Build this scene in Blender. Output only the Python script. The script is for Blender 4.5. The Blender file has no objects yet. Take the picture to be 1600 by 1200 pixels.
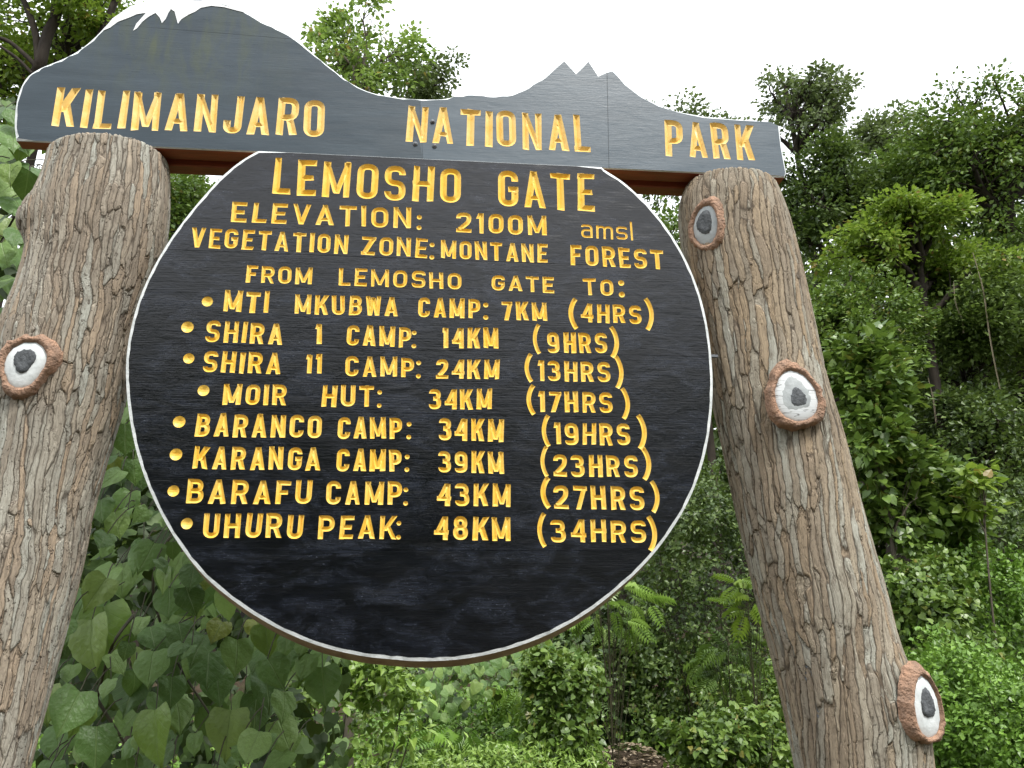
import bpy, math, random
import numpy as np
from mathutils import Vector, Matrix
from mathutils.geometry import delaunay_2d_cdt

rng = np.random.default_rng(11)
scene = bpy.context.scene
C = scene.collection
R = math.radians

# ---------------------------------------------------------------- camera
PITCH, YAW, ROLL, FPX = 0.3196, 0.107, -0.0121, 1373.3
CAM = np.array([0.0, -2.2, 1.6])
cp, sp, cy, sy, cr, sr = math.cos(PITCH), math.sin(PITCH), math.cos(YAW), math.sin(YAW), math.cos(ROLL), math.sin(ROLL)
FW = np.array([sy * cp, cy * cp, sp])
_rt = np.array([cy, -sy, 0.0]); _up = np.cross(_rt, FW)
RT = _rt * cr + _up * sr
UP = -_rt * sr + _up * cr
cam = bpy.data.cameras.new('camera'); camo = bpy.data.objects.new('camera', cam); C.objects.link(camo)
camo.matrix_world = Matrix(((RT[0], UP[0], -FW[0], CAM[0]), (RT[1], UP[1], -FW[1], CAM[1]), (RT[2], UP[2], -FW[2], CAM[2]), (0, 0, 0, 1)))
cam.sensor_width = 36; cam.lens = 36 * FPX / 1600; cam.clip_start = 0.05; cam.clip_end = 2000
scene.camera = camo

# ---------------------------------------------------------------- daylight: bright overcast
SUN_EL, SUN_AZ = R(54), R(158)          # azimuth clockwise from +Y: behind and to the right of the viewer
world = bpy.data.worlds.new('World'); scene.world = world; world.use_nodes = True
wn = world.node_tree; wn.nodes.clear()
sky = wn.nodes.new('ShaderNodeTexSky'); sky.sky_type = 'NISHITA'; sky.sun_disc = False
sky.sun_elevation = SUN_EL; sky.sun_rotation = SUN_AZ; sky.dust_density = 3.0
mixs = wn.nodes.new('ShaderNodeMix'); mixs.data_type = 'RGBA'; mixs.inputs[0].default_value = 0.88
wn.links.new(sky.outputs[0], mixs.inputs[6]); mixs.inputs[7].default_value = (9.9, 10.2, 10.5, 1)   # the cloud layer
bg = wn.nodes.new('ShaderNodeBackground'); bg.inputs[1].default_value = 0.090
wo = wn.nodes.new('ShaderNodeOutputWorld')
wn.links.new(mixs.outputs[2], bg.inputs[0]); wn.links.new(bg.outputs[0], wo.inputs[0])
sun = bpy.data.lights.new('sun', 'SUN'); sun.energy = 1.5; sun.angle = R(11); sun.color = (1.0, 0.97, 0.92)
suno = bpy.data.objects.new('sun', sun); C.objects.link(suno)
_d = Vector((math.sin(SUN_AZ) * math.cos(SUN_EL), math.cos(SUN_AZ) * math.cos(SUN_EL), math.sin(SUN_EL)))
suno.rotation_euler = _d.to_track_quat('Z', 'Y').to_euler(); suno.location = (0, -6, 9)
vs = scene.view_settings
vs.view_transform = 'Standard'; vs.look = 'None'; vs.gamma = 1; vs.use_curve_mapping = False; vs.exposure = 1.3
scene.cycles.max_bounces = 6; scene.cycles.transparent_max_bounces = 6
scene.cycles.use_denoising = True

# ---------------------------------------------------------------- helpers
def ray(px, py):
    return RT * ((px - 800) / FPX) + UP * (-(py - 600) / FPX) + FW
def at(px, py, Y):
    """the point of the place seen at a pixel of the photograph, on the upright plane y = Y"""
    d = ray(px, py); return CAM + d * ((Y - CAM[1]) / d[1])
def px_m(px, py, Y):
    d = ray(px, py); return ((Y - CAM[1]) / d[1]) / FPX       # metres per photograph pixel there

def mesh_np(name, V, faces=None, tris=None, quads=None, smooth=False, attr=None):
    me = bpy.data.meshes.new(name)
    V = np.asarray(V, dtype=np.float32)
    me.vertices.add(len(V)); me.vertices.foreach_set('co', V.ravel())
    if faces is not None:
        tot = [len(f) for f in faces]; idx = np.array([i for f in faces for i in f], dtype=np.int32)
        n = len(faces)
    else:
        T = np.asarray(tris if tris is not None else quads, dtype=np.int32)
        n = len(T); tot = np.full(n, T.shape[1] if n else 3); idx = T.ravel()
    tot = np.asarray(tot, dtype=np.int32)
    me.loops.add(len(idx)); me.loops.foreach_set('vertex_index', idx)
    me.polygons.add(n)
    me.polygons.foreach_set('loop_start', np.concatenate([[0], np.cumsum(tot)[:-1]]).astype(np.int32))
    me.polygons.foreach_set('loop_total', tot)
    me.polygons.foreach_set('use_smooth', np.full(n, bool(smooth)))
    if attr:
        for k, a in attr.items():
            A = me.attributes.new(k, 'FLOAT', 'POINT'); A.data.foreach_set('value', np.asarray(a, dtype=np.float32))
    me.update(calc_edges=True)
    return me

def wloc(o):
    p = Vector(o.location)
    while o.parent: o = o.parent; p = p + Vector(o.location)
    return p
def obj(name, me, mat, parent=None, origin=None, **props):
    """link a mesh built in world coordinates with its origin at `origin` (default: centre of its bounds)"""
    n = len(me.vertices); v = np.empty(n * 3, dtype=np.float32); me.vertices.foreach_get('co', v); v = v.reshape(-1, 3)
    if origin is None: origin = (v.min(0) + v.max(0)) / 2
    origin = np.asarray(origin, dtype=np.float32)
    me.vertices.foreach_set('co', (v - origin).ravel()); me.update()
    o = bpy.data.objects.new(name, me); C.objects.link(o)
    if mat: me.materials.append(mat)
    o.location = Vector([float(a) for a in origin])
    if parent: o.parent = parent; o.location = o.location - wloc(parent)
    for k, a in props.items(): o[k] = a
    return o
def thing(name, loc, label, cat, group=None):
    o = bpy.data.objects.new(name, None); C.objects.link(o); o.location = Vector([float(a) for a in loc])
    o.empty_display_size = 0.1
    o['label'] = label; o['category'] = cat
    if group: o['group'] = group
    return o

# ---- node material helpers
class NT:
    def __init__(s, name):
        s.m = bpy.data.materials.new(name); s.m.use_nodes = True; s.t = s.m.node_tree; s.t.nodes.clear()
        s.out = s.n('OutputMaterial'); s.b = s.n('BsdfPrincipled'); s.l(s.b.outputs[0], s.out.inputs[0])
    def n(s, ty, **kw):
        x = s.t.nodes.new('ShaderNode' + ty)
        for k, v in kw.items(): setattr(x, k, v)
        return x
    def l(s, a, b): s.t.links.new(a, b)
    def put(s, sock, v):
        if hasattr(v, 'is_linked') or hasattr(v, 'links'): s.l(v, sock)
        else: sock.default_value = v
    def coord(s, scale=(1, 1, 1), loc=(0, 0, 0), rot=(0, 0, 0), kind='Object'):
        c = s.n('TexCoord'); m = s.n('Mapping'); m.inputs[1].default_value = loc; m.inputs[2].default_value = rot; m.inputs[3].default_value = scale
        s.l(c.outputs[kind], m.inputs[0]); return m.outputs[0]
    def world(s, scale=(1, 1, 1)):
        c = s.n('NewGeometry'); m = s.n('Mapping'); m.inputs[3].default_value = scale; s.l(c.outputs['Position'], m.inputs[0]); return m.outputs[0]
    def noise(s, vec, scale, detail=4, rough=.55, dist=0):
        x = s.n('TexNoise'); s.l(vec, x.inputs['Vector']); x.inputs['Scale'].default_value = scale; x.inputs['Detail'].default_value = detail
        x.inputs['Roughness'].default_value = rough; x.inputs['Distortion'].default_value = dist; return x.outputs['Fac']
    def vor(s, vec, scale, feature='F1', out='Distance', rnd=1):
        x = s.n('TexVoronoi', feature=feature); s.l(vec, x.inputs['Vector']); x.inputs['Scale'].default_value = scale; x.inputs['Randomness'].default_value = rnd
        return x.outputs[out]
    def ramp(s, f, stops, interp='LINEAR'):
        x = s.n('ValToRGB'); x.color_ramp.interpolation = interp
        e = x.color_ramp.elements
        while len(e) < len(stops): e.new(.5)
        for i, (p, c) in enumerate(stops):
            e[i].position = p; e[i].color = (c, c, c, 1) if not hasattr(c, '__len__') else (*c, 1)
        s.put(x.inputs[0], f); return x.outputs[0]
    def math(s, op, a, b=0.0, c=None):
        x = s.n('Math', operation=op); s.put(x.inputs[0], a); s.put(x.inputs[1], b)
        if c is not None: s.put(x.inputs[2], c)
        return x.outputs[0]
    def mix(s, f, a, b, blend='MIX'):
        x = s.n('Mix', data_type='RGBA', blend_type=blend); s.put(x.inputs[0], f)
        for i, v in ((6, a), (7, b)):
            if isinstance(v, tuple): x.inputs[i].default_value = (*v[:3], 1)
            else: s.l(v, x.inputs[i])
        return x.outputs[2]
    def bump(s, h, strength=.3, dist=.01, normal=None):
        x = s.n('Bump'); x.inputs['Strength'].default_value = strength; x.inputs['Distance'].default_value = dist; s.l(h, x.inputs['Height'])
        if normal is not None: s.l(normal, x.inputs['Normal'])
        return x.outputs[0]
    def set(s, **kw):
        for k, v in kw.items():
            k = {'col': 'Base Color', 'rough': 'Roughness', 'spec': 'Specular IOR Level', 'nrm': 'Normal', 'metal': 'Metallic', 'coat': 'Coat Weight', 'crough': 'Coat Roughness'}.get(k, k)
            if isinstance(v, tuple) and len(v) == 3: v = (*v, 1)
            s.put(s.b.inputs[k], v)
        return s.m

# ---------------------------------------------------------------- materials
def mat_board(name, base, hi, rough_lo, rough_hi, grain, moss=None, coat=0.0, bs=.35, patch=1.1, spec=.5, gloss_tint=None):
    s = NT(name)
    w = s.world()
    g1 = s.noise(s.world((2.5, 1, 60)), 4, 5, .65)           # long horizontal brush and grain lines
    g2 = s.noise(s.world((1, 1, 5)), 3.2, 6, .62, .4)         # cloudy worn patches
    g3 = s.noise(s.world((14, 1, 110)), 5, 3, .7)
    f = s.math('MULTIPLY', s.ramp(g2, [(.36, 0.0), (.68, 1.0)]), s.ramp(g1, [(.3, .25), (.7, 1.0)]))
    col = s.mix(f, base, hi)
    scuff = s.math('MULTIPLY', s.ramp(g3, [(.62, 0.0), (.75, 1.0)]), s.ramp(s.noise(w, 5, 3), [(.45, 0.0), (.62, 1.0)]))
    col = s.mix(s.math('MULTIPLY', scuff, .55), col, (hi[0] * 2.0 + .03, hi[1] * 2.0 + .03, hi[2] * 2.0 + .03))
    if moss:
        m = s.noise(s.world((9, 1, 2.2)), 2.3, 4, .6, .8)
        c = s.n('NewGeometry'); sx = s.n('SeparateXYZ'); s.l(c.outputs['Position'], sx.inputs[0])
        zf = s.ramp(s.math('MULTIPLY', s.math('SUBTRACT', sx.outputs['Z'], 3.14), 3.2), [(0, 0.0), (.45, 1.0)])
        xf = s.ramp(s.math('MULTIPLY', s.math('ABSOLUTE', s.math('ADD', sx.outputs['X'], .70)), 2.6), [(.25, 1.0), (.9, 0.0)])
        col = s.mix(s.math('MULTIPLY', s.math('MULTIPLY', zf, xf), s.ramp(m, [(.42, 0.0), (.72, .75)])), col, moss)
    if gloss_tint:  # grey gloss patches put into the colour, plus whitish worn specks
        b1 = s.noise(s.world((1.5, 1, 3.2)), 5.5, 9, .72, .5); b2 = s.noise(s.world((3, 1, 30)), 9, 6, .7)
        col = s.mix(s.math('MULTIPLY', s.ramp(b1, [(.47, 0.0), (.60, 1.0)]), s.ramp(b2, [(.40, .25), (.58, 1.0)])), col, gloss_tint)
        b3 = s.noise(s.world((9, 1, 60)), 13, 3, .6); col = s.mix(s.math('MULTIPLY', s.ramp(b3, [(.66, 0.0), (.71, .8)]), s.ramp(b1, [(.5, 0.0), (.6, 1.0)])), col, (.16, .18, .22))
    rg = s.noise(s.world((1.6, 1, 9)), 4.5, 6, .6, .6)
    rough = s.ramp(rg, [(.3, rough_lo), (.72, rough_hi)])
    h = s.math('ADD', s.math('MULTIPLY', g1, 1.0), s.math('MULTIPLY', g3, .5))
    h = s.math('ADD', h, s.math('MULTIPLY', s.noise(s.world((5, 1, 11)), 3, 4, .55, .9), patch))
    return s.set(col=col, rough=rough, nrm=s.bump(h, bs, .004 * grain), spec=spec, coat=coat, crough=.12)
M_NAME = mat_board('weathered grey blue paint', (.019, .034, .046), (.046, .068, .086), .26, .44, .8, bs=.12, spec=.42, moss=(.060, .075, .028))
M_NAME_SHEEN = mat_board('weathered grey blue paint with sky sheen', (.040, .064, .084), (.072, .102, .128), .26, .44, .8, bs=.12)  # middle and right planks: sky sheen put into the paint colour
M_ROUND = mat_board('glossy black paint', (.0012, .0014, .0024), (.0042, .0052, .0090), .04, .28, .8, bs=.16, patch=1.8, gloss_tint=(.015, .018, .027))

def mat_simple(name, c1, c2, sc=20, rough=.6, bump=.2, stretch=(1, 1, 1), bd=.004, spec=.5):
    s = NT(name); v = s.world(stretch)
    n = s.noise(v, sc, 5, .6)
    return s.set(col=s.mix(s.ramp(n, [(.3, 0.0), (.7, 1.0)]), c1, c2), rough=rough, nrm=s.bump(s.noise(v, sc * 2.5, 5), bump, bd), spec=spec)
M_WHITE = mat_simple('white enamel paint', (.80, .83, .83), (.58, .62, .62), 38, .4, .5)
def mat_snow():
    s = NT('painted snow white'); n = s.noise(s.world((1, 1, 7)), 30, 4)
    return s.set(col=s.mix(s.ramp(n, [(.35, 0.0), (.7, 1.0)]), (.86, .87, .88), (.72, .75, .77)), rough=.45)
M_SNOW = mat_snow()
M_EDGE = mat_simple('bare wood edge', (.42, .32, .21), (.24, .16, .10), 25, .7, .4)
M_BEAM = mat_simple('red brown stained timber', (.36, .085, .038), (.20, .05, .026), 14, .5, .3, (1, 9, 9))
M_BACK = mat_simple('dark board backing', (.010, .010, .012), (.02, .02, .022), 10, .6, .1)
M_BOLT = mat_simple('greyed steel', (.16, .18, .20), (.07, .07, .08), 60, .4, .2)
def mat_yellow(name, c1, c2, c3):
    s = NT(name); w = s.world()
    n = s.noise(w, 22, 4, .6); n2 = s.noise(s.world((1, 1, 1)), 95, 4, .7)
    col = s.mix(s.ramp(n, [(.35, 0.0), (.65, 1.0)]), c1, c2)
    col = s.mix(s.ramp(n2, [(.60, 0.0), (.76, .8)]), col, c3)
    return s.set(col=col, rough=.42, nrm=s.bump(s.noise(w, 110, 4), .35, .003), spec=.4)
M_YEL = mat_yellow('golden yellow paint', (.84, .515, .062), (.88, .60, .13), (.55, .27, .03))
M_YELP = mat_yellow('pale golden yellow paint', (.80, .52, .13), (.86, .63, .25), (.60, .34, .07))

def mat_bark(name, pale, tan, brown, crack, zs, sc, amp, speck):
    s = NT(name)
    base = s.coord()
    warp = s.n('TexNoise'); warp.inputs['Scale'].default_value = 4.2; warp.inputs['Detail'].default_value = 3; s.l(base, warp.inputs['Vector'])
    off = s.n('VectorMath', operation='MULTIPLY_ADD'); s.l(warp.outputs['Color'], off.inputs[0]); off.inputs[1].default_value = (.055, .055, .13)
    s.l(base, off.inputs[2])
    warp2 = s.n('TexNoise'); warp2.inputs['Scale'].default_value = 21; warp2.inputs['Detail'].default_value = 3; s.l(base, warp2.inputs['Vector'])
    off2 = s.n('VectorMath', operation='MULTIPLY_ADD'); s.l(warp2.outputs['Color'], off2.inputs[0]); off2.inputs[1].default_value = (.011, .011, .03)
    s.l(off.outputs[0], off2.inputs[2])
    mp = s.n('Mapping'); mp.inputs[3].default_value = (1, 1, zs); s.l(off2.outputs[0], mp.inputs[0]); v = mp.outputs[0]
    e1 = s.vor(v, sc, 'DISTANCE_TO_EDGE'); e2 = s.vor(v, sc * 2.3, 'DISTANCE_TO_EDGE')
    cell = s.vor(v, sc, 'F1', 'Color'); sepc = s.n('SeparateColor'); s.l(cell, sepc.inputs[0])
    fine = s.noise(s.coord((1, 1, .35)), 70, 5, .7)
    med = s.noise(s.coord((1, 1, .5)), 9, 4, .6)
    # gaps open and close along the trunk
    w1 = s.math('ADD', s.math('MULTIPLY', s.ramp(med, [(.35, .35), (.65, 1.0)]), .16), .02)
    r1 = s.math('SMOOTH_MIN', s.math('DIVIDE', e1, w1), 1.0, .35)
    r2 = s.math('SMOOTH_MIN', s.math('DIVIDE', e2, .09), 1.0, .3)
    h = s.math('ADD', s.math('MULTIPLY', r1, .72), s.math('MULTIPLY', r2, .20))
    h = s.math('ADD', h, s.math('MULTIPLY', fine, .30))
    h = s.math('ADD', h, s.math('MULTIPLY', med, .35))
    disp = s.n('Displacement'); disp.inputs['Scale'].default_value = amp; disp.inputs['Midlevel'].default_value = .95
    s.l(h, disp.inputs['Height']); s.l(disp.outputs[0], s.out.inputs['Displacement'])
    col = s.mix(s.ramp(sepc.outputs[0], [(.15, 0.0), (.85, 1.0)]), pale, tan)
    big = s.noise(s.coord((1, 1, .6)), 3.5, 4, .6)
    col = s.mix(s.ramp(s.math('ADD', s.math('MULTIPLY', big, .8), s.math('MULTIPLY', sepc.outputs[1], .3)), [(.45, 0.0), (.72, .85)]), col, brown)
    col = s.mix(s.ramp(fine, [(.3, .75), (.55, 0.0)]), col, (brown[0] * .6, brown[1] * .6, brown[2] * .6))
    sp_ = s.noise(base, 130, 2, .6)
    spm = s.math('MULTIPLY', s.ramp(sp_, [(.60, 0.0), (.66, 1.0)]), s.ramp(s.noise(base, 14, 3), [(.4, .2), (.6, speck)]))
    col = s.mix(spm, col, crack)
    ck = s.ramp(s.math('MULTIPLY', r1, s.math('ADD', s.math('MULTIPLY', r2, .4), .6)), [(.10, .75), (.5, 0.0)])
    col = s.mix(ck, col, crack)
    s.m.displacement_method = 'BOTH'
    return s.set(col=col, rough=.85, spec=.2)
M_BARK_L = mat_bark('pitted cement bark', (.38, .38, .33), (.38, .295, .21), (.27, .225, .175), (.07, .055, .042), .055, 62, .0055, 1.0)
M_BARK_R = mat_bark('ridged cement bark', (.36, .355, .30), (.35, .27, .18), (.25, .20, .145), (.06, .045, .033), .042, 58, .0060, .45)
M_RING = mat_simple('orange pink paint', (.50, .30, .20), (.27, .185, .135), 38, .8, 1.0, bd=.016, spec=.2)
M_KWHITE = mat_simple('white knot paint', (.80, .83, .83), (.58, .62, .62), 30, .6, .4)
M_KGREY = mat_simple('pale grey knot paint', (.50, .53, .53), (.36, .39, .40), 30, .6, .4)
M_KDARK = mat_simple('charcoal knot paint', (.045, .05, .055), (.13, .14, .15), 60, .7, .8)
def mat_kcrack():
    s = NT('white knot paint with cracks'); w = s.world((1, 1, 9))
    n = s.noise(w, 9, 3, .5, .3); m = s.ramp(n, [(.485, 0.0), (.5, 1.0), (.515, 0.0)])
    return s.set(col=s.mix(m, (.74, .77, .78), (.10, .10, .10)), rough=.6, nrm=s.bump(m, -.5, .004))
M_KCRACK = mat_kcrack()

def mat_leaf(name, a, b, c, rough=.45, trans=.35, scale=1.2, yellow=None, veins=False, spec=.5):
    s = NT(name)
    if not veins and 'litter' not in name: a, b, c = [tuple(q * k for q, k in zip(x, (1.22, 1.30, 1.05))) for x in (a, b, c)]
    at_ = s.n('Attribute'); at_.attribute_name = 'tone'; oi = s.n('ObjectInfo')
    t = s.math('FRACT', s.math('ADD', at_.outputs['Fac'], s.math('MULTIPLY', oi.outputs['Random'], 1.0 if veins else 0.0)))
    n = s.noise(s.world(), scale, 3)
    f = s.math('ADD', s.math('MULTIPLY', t, .55), s.math('MULTIPLY', n, .45))
    col = s.ramp(f, [(.22, a), (.5, b), (.78, c)])
    if yellow: col = s.mix(s.ramp(t, [(.955, 0.0), (.975, 1.0)]), col, yellow)
    if veins:
        u = s.n('UVMap'); sx = s.n('SeparateXYZ'); s.l(u.outputs[0], sx.inputs[0])
        ax = s.math('ABSOLUTE', s.math('SUBTRACT', sx.outputs[0], .5))
        mid = s.ramp(ax, [(.006, 1.0), (.022, 0.0)])
        vv = s.math('FRACT', s.math('MULTIPLY', s.math('SUBTRACT', sx.outputs[1], s.math('MULTIPLY', ax, .9)), 5.5))
        side = s.ramp(s.math('ABSOLUTE', s.math('SUBTRACT', vv, .5)), [(.0, .8), (.045, 0.0)])
        vm = s.math('MAXIMUM', mid, side)
        col = s.mix(s.math('MULTIPLY', vm, .5), col, (.20, .28, .10))
        bl = s.noise(s.coord(), 22, 4, .6); col = s.mix(s.ramp(bl, [(.52, 0.0), (.75, .35)]), col, (.10, .11, .04))
        hl = s.vor(s.coord(), 26, 'F1'); col = s.mix(s.ramp(hl, [(.05, .9), (.075, 0.0)]), col, (.012, .014, .006))
        s.set(nrm=s.bump(s.math('SUBTRACT', s.math('MULTIPLY', s.noise(s.coord(), 3, 3), 1.5), vm), .35, .02))
    s.set(col=col, rough=rough, spec=spec)
    tr = s.n('BsdfTranslucent'); s.l(s.mix(.5, col, (.16, .24, .03)), tr.inputs[0])
    mx = s.n('MixShader'); mx.inputs[0].default_value = trans
    s.l(s.b.outputs[0], mx.inputs[1]); s.l(tr.outputs[0], mx.inputs[2]); s.l(mx.outputs[0], s.out.inputs[0])
    return s.m
L_HEART = mat_leaf('heart leaf green', (.062, .125, .034), (.14, .255, .070), (.26, .39, .12), .42, .34, veins=True, yellow=(.22, .26, .04), spec=.36)
L_YOUNG = mat_leaf('young heart leaf green', (.17, .28, .05), (.21, .31, .07), (.25, .35, .10), .42, .4, veins=True)
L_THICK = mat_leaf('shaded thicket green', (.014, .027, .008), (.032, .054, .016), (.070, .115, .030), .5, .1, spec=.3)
L_SHRUB = mat_leaf('bright lance leaf green', (.11, .18, .035), (.17, .25, .055), (.23, .32, .08), .36, .24, yellow=(.20, .26, .06))
L_DARK = mat_leaf('dark leaf of added unseen woodland', (.032, .055, .018), (.066, .100, .031), (.12, .160, .050), .38, .22)
L_MID = mat_leaf('mid green leaf', (.055, .095, .022), (.10, .155, .034), (.155, .215, .050), .38, .24, yellow=(.20, .19, .04))
L_BRIGHT = mat_leaf('yellow green leaf', (.10, .155, .022), (.155, .22, .034), (.23, .295, .05), .38, .42, yellow=(.26, .18, .04))
L_AIRY = mat_leaf('pale airy leaf', (.12, .18, .045), (.17, .245, .07), (.24, .31, .10), .42, .5, yellow=(.34, .20, .07))
L_GREY = mat_leaf('grey green leaf', (.07, .09, .045), (.11, .135, .070), (.16, .19, .10), .5, .25)
L_MIDDARK = mat_leaf('woodland leaf', (.048, .078, .022), (.090, .13, .036), (.15, .20, .058), .42, .25)
L_COVER = mat_leaf('lush ground cover leaf', (.075, .145, .022), (.12, .21, .035), (.17, .275, .055), .38, .24)
L_ORANGE = mat_leaf('withered orange leaf', (.30, .14, .05), (.36, .18, .06), (.42, .24, .08), .6, .3)
M_TRUNK = mat_simple('dark trunk bark', (.018, .014, .011), (.050, .040, .030), 9, .85, .8, (1, 1, .3), .02, .2)
M_TRUNKG = mat_simple('grey twig bark', (.13, .11, .085), (.07, .058, .045), 12, .85, .6, (1, 1, .3), .01, .2)
M_STEM = mat_simple('green brown stem', (.055, .050, .022), (.028, .026, .013), 14, .7, .3, spec=.3)
M_DRY = mat_simple('pale dry liana', (.28, .24, .17), (.15, .12, .08), 14, .8, .3, spec=.2)
def mat_ground():
    s = NT('forest soil'); w = s.world()
    n = s.noise(w, .8, 6, .6); n2 = s.noise(w, 9, 6, .7)
    col = s.mix(s.ramp(n2, [(.3, 0.0), (.7, 1.0)]), (.035, .026, .017), (.095, .070, .048))
    col = s.mix(s.ramp(n, [(.5, 0.0), (.62, .8)]), col, (.045, .07, .02))
    return s.set(col=col, rough=.95, nrm=s.bump(n2, .8, .05), spec=.15)
M_GROUND = mat_ground()
M_LITTER = mat_leaf('dead leaf litter', (.16, .12, .08), (.26, .20, .13), (.38, .32, .24), .7, .05)

# ---------------------------------------------------------------- terrain
def smooth(a, b, x):
    t = np.clip((x - a) / (b - a), 0, 1); return t * t * (3 - 2 * t)
def ground_h(x, y):
    x = np.asarray(x, float); y = np.asarray(y, float)
    h = 0.085 * np.clip(y - 3, 0, 9) + .34 * np.clip(y - 12, 0, 60) * 1.0
    h = h + smooth(1.2, 4.0, x - .10 * y) * smooth(1.5, 6, y) * .75        # the bank to the right
    h = h + .06 * np.sin(1.3 * x + .7 * y) + .05 * np.sin(2.1 * y - .8 * x)
    h = h + .66 * np.exp(-((x - 1.95) / .62) ** 2 - ((y - 6.4) / .8) ** 2)        # bare earth hump
    return h * smooth(-3, 2.5, y)
xs = np.concatenate([np.linspace(-400, -25, 16), np.linspace(-22, 22, 110), np.linspace(25, 400, 16)])
ys = np.concatenate([np.linspace(-400, -25, 16), np.linspace(-22, 26, 120), np.linspace(30, 400, 16)])
X, Y = np.meshgrid(xs, ys); Z = ground_h(X, Y)
nx, ny = len(xs), len(ys); I = np.arange(nx * ny).reshape(ny, nx)
Q = np.stack([I[:-1, :-1], I[:-1, 1:], I[1:, 1:], I[1:, :-1]], -1).reshape(-1, 4)
obj('ground', mesh_np('ground', np.stack([X, Y, Z], -1).reshape(-1, 3), quads=Q, smooth=True), M_GROUND, origin=(0, 0, 0), kind='structure')

# ---------------------------------------------------------------- carved lettering: strokes
def rounded(pts, r, closed=False, n=5):
    P = [np.array(p, float) for p in pts]; m = len(P); out = []
    for i in range(m):
        if not closed and i in (0, m - 1): out.append(P[i]); continue
        a, b, c = P[i - 1], P[i], P[(i + 1) % m]
        la, lc = np.linalg.norm(a - b), np.linalg.norm(c - b)
        ra = min(r, la * (.5 if (closed or i - 1 > 0) else .95)); rc = min(r, lc * (.5 if (closed or i + 1 < m - 1) else .95))
        rr = min(ra, rc)
        p0 = b + (a - b) / la * rr; p2 = b + (c - b) / lc * rr
        for t in np.linspace(0, 1, n + 1):
            out.append((1 - t) ** 2 * p0 + 2 * t * (1 - t) * b * 1.0 + t * t * p2)
    res = [out[0]]
    for p in out[1:]:
        if np.linalg.norm(p - res[-1]) > 1e-5: res.append(p)
    if closed and np.linalg.norm(res[0] - res[-1]) < 1e-5: res.pop()
    return ('c', np.array(res), closed)
def quad(*p): return ('q', np.array(p, float), True)
def glyph(ch, W, H, s):
    """strokes of one letter in a W x H box, s = stroke width"""
    h = s / 2
    vb = lambda x, y0=0, y1=None: quad((x, y0), (x + s, y0), (x + s, H if y1 is None else y1), (x, H if y1 is None else y1))
    hb = lambda y, x0=0, x1=None: quad((x0, y), (W if x1 is None else x1, y), (W if x1 is None else x1, y + s * .92), (x0, y + s * .92))
    def dg(x0, y0, x1, y1, k=1.0):      # slanting bar with level ends; x = left corner of each end
        w = s * k; return quad((x0, y0), (x0 + w, y0), (x1 + w, y1), (x1, y1))
    w = s * 1.0; rr = W * .42; L_, R_, B_, T_ = h, W - h, h, H - h
    if ch == 'I': return [vb(0)]
    if ch == 'L': return [vb(0), hb(0)]
    if ch == 'E': return [vb(0), hb(0), hb(H - s * .92), hb(H / 2 - s * .45, 0, W * .86)]
    if ch == 'F': return [vb(0), hb(H - s * .92), hb(H / 2 - s * .45, 0, W * .86)]
    if ch == 'H': return [vb(0), vb(W - s), hb(H / 2 - s * .45)]
    if ch == 'T': return [vb(W / 2 - h), hb(H - s * .92)]
    if ch == 'A': return [dg(0, 0, W / 2 - w / 2, H), dg(W - w, 0, W / 2 - w / 2, H), quad((W * .2, H * .2), (W * .8, H * .2), (W * .76, H * .2 + s * .8), (W * .24, H * .2 + s * .8))]
    if ch == 'V': return [dg(W / 2 - w / 2, 0, 0, H), dg(W / 2 - w / 2, 0, W - w, H)]
    if ch == 'N': return [vb(0), vb(W - s), dg(W - w * .92, 0, -w * .04, H, .88)]
    if ch == 'M': return [vb(0), vb(W - s), dg(W / 2 - w * .42, H * .10, 0, H, .84), dg(W / 2 - w * .42, H * .10, W - w * .84, H, .84)]
    if ch == 'W': return [dg(W * .22 - w / 2 + h * .3, 0, 0, H), dg(W * .22 - w / 2 + h * .3, 0, W / 2 - w / 2, H * .92), dg(W * .78 - w / 2 - h * .3, 0, W / 2 - w / 2, H * .92), dg(W * .78 - w / 2 - h * .3, 0, W - w, H)]
    if ch == 'K': return [vb(0), dg(s * .35, H * .36, W - w, H, 1.15), dg(W - w * 1.05, 0, s * 1.0, H * .60, 1.1)]
    if ch == 'Z': return [hb(0), hb(H - s * .92), dg(0, s * .3, W - w * 1.15, H - s * .3, 1.3)]
    if ch == 'J': return [rounded([(R_, H), (R_, B_), (L_, B_), (L_, H * .34)], rr)]
    if ch == 'U': return [rounded([(L_, H), (L_, B_), (R_, B_), (R_, H)], rr)]
    if ch in 'O0': return [rounded([(L_, B_), (R_, B_), (R_, T_), (L_, T_)], rr, True)]
    if ch == 'C': return [rounded([(R_, H * .68), (R_, T_), (L_, T_), (L_, B_), (R_, B_), (R_, H * .32)], rr)]
    if ch == 'G': return [rounded([(R_, H * .70), (R_, T_), (L_, T_), (L_, B_), (R_, B_), (R_, H * .47)], rr), hb(H * .40, W * .5, W)]
    if ch == 'S': return [rounded([(L_, H * .26), (L_, B_), (R_, B_), (R_, H / 2), (L_, H / 2), (L_, T_), (R_, T_), (R_, H * .74)], rr)]
    if ch == 'P': return [vb(0), rounded([(h, T_), (R_, T_), (R_, H * .42), (h, H * .42)], W * .36)]
    if ch == 'R': return [vb(0), rounded([(h, T_), (R_, T_), (R_, H * .46), (h, H * .46)], W * .36), dg(W - w * 1.02, 0, W * .42, H * .46)]
    if ch == 'B': return [vb(0), rounded([(h, T_), (R_ - .06 * W, T_), (R_ - .06 * W, H * .52), (h, H * .52)], W * .34), rounded([(h, H * .52), (R_, H * .52), (R_, B_), (h, B_)], W * .36)]
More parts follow.
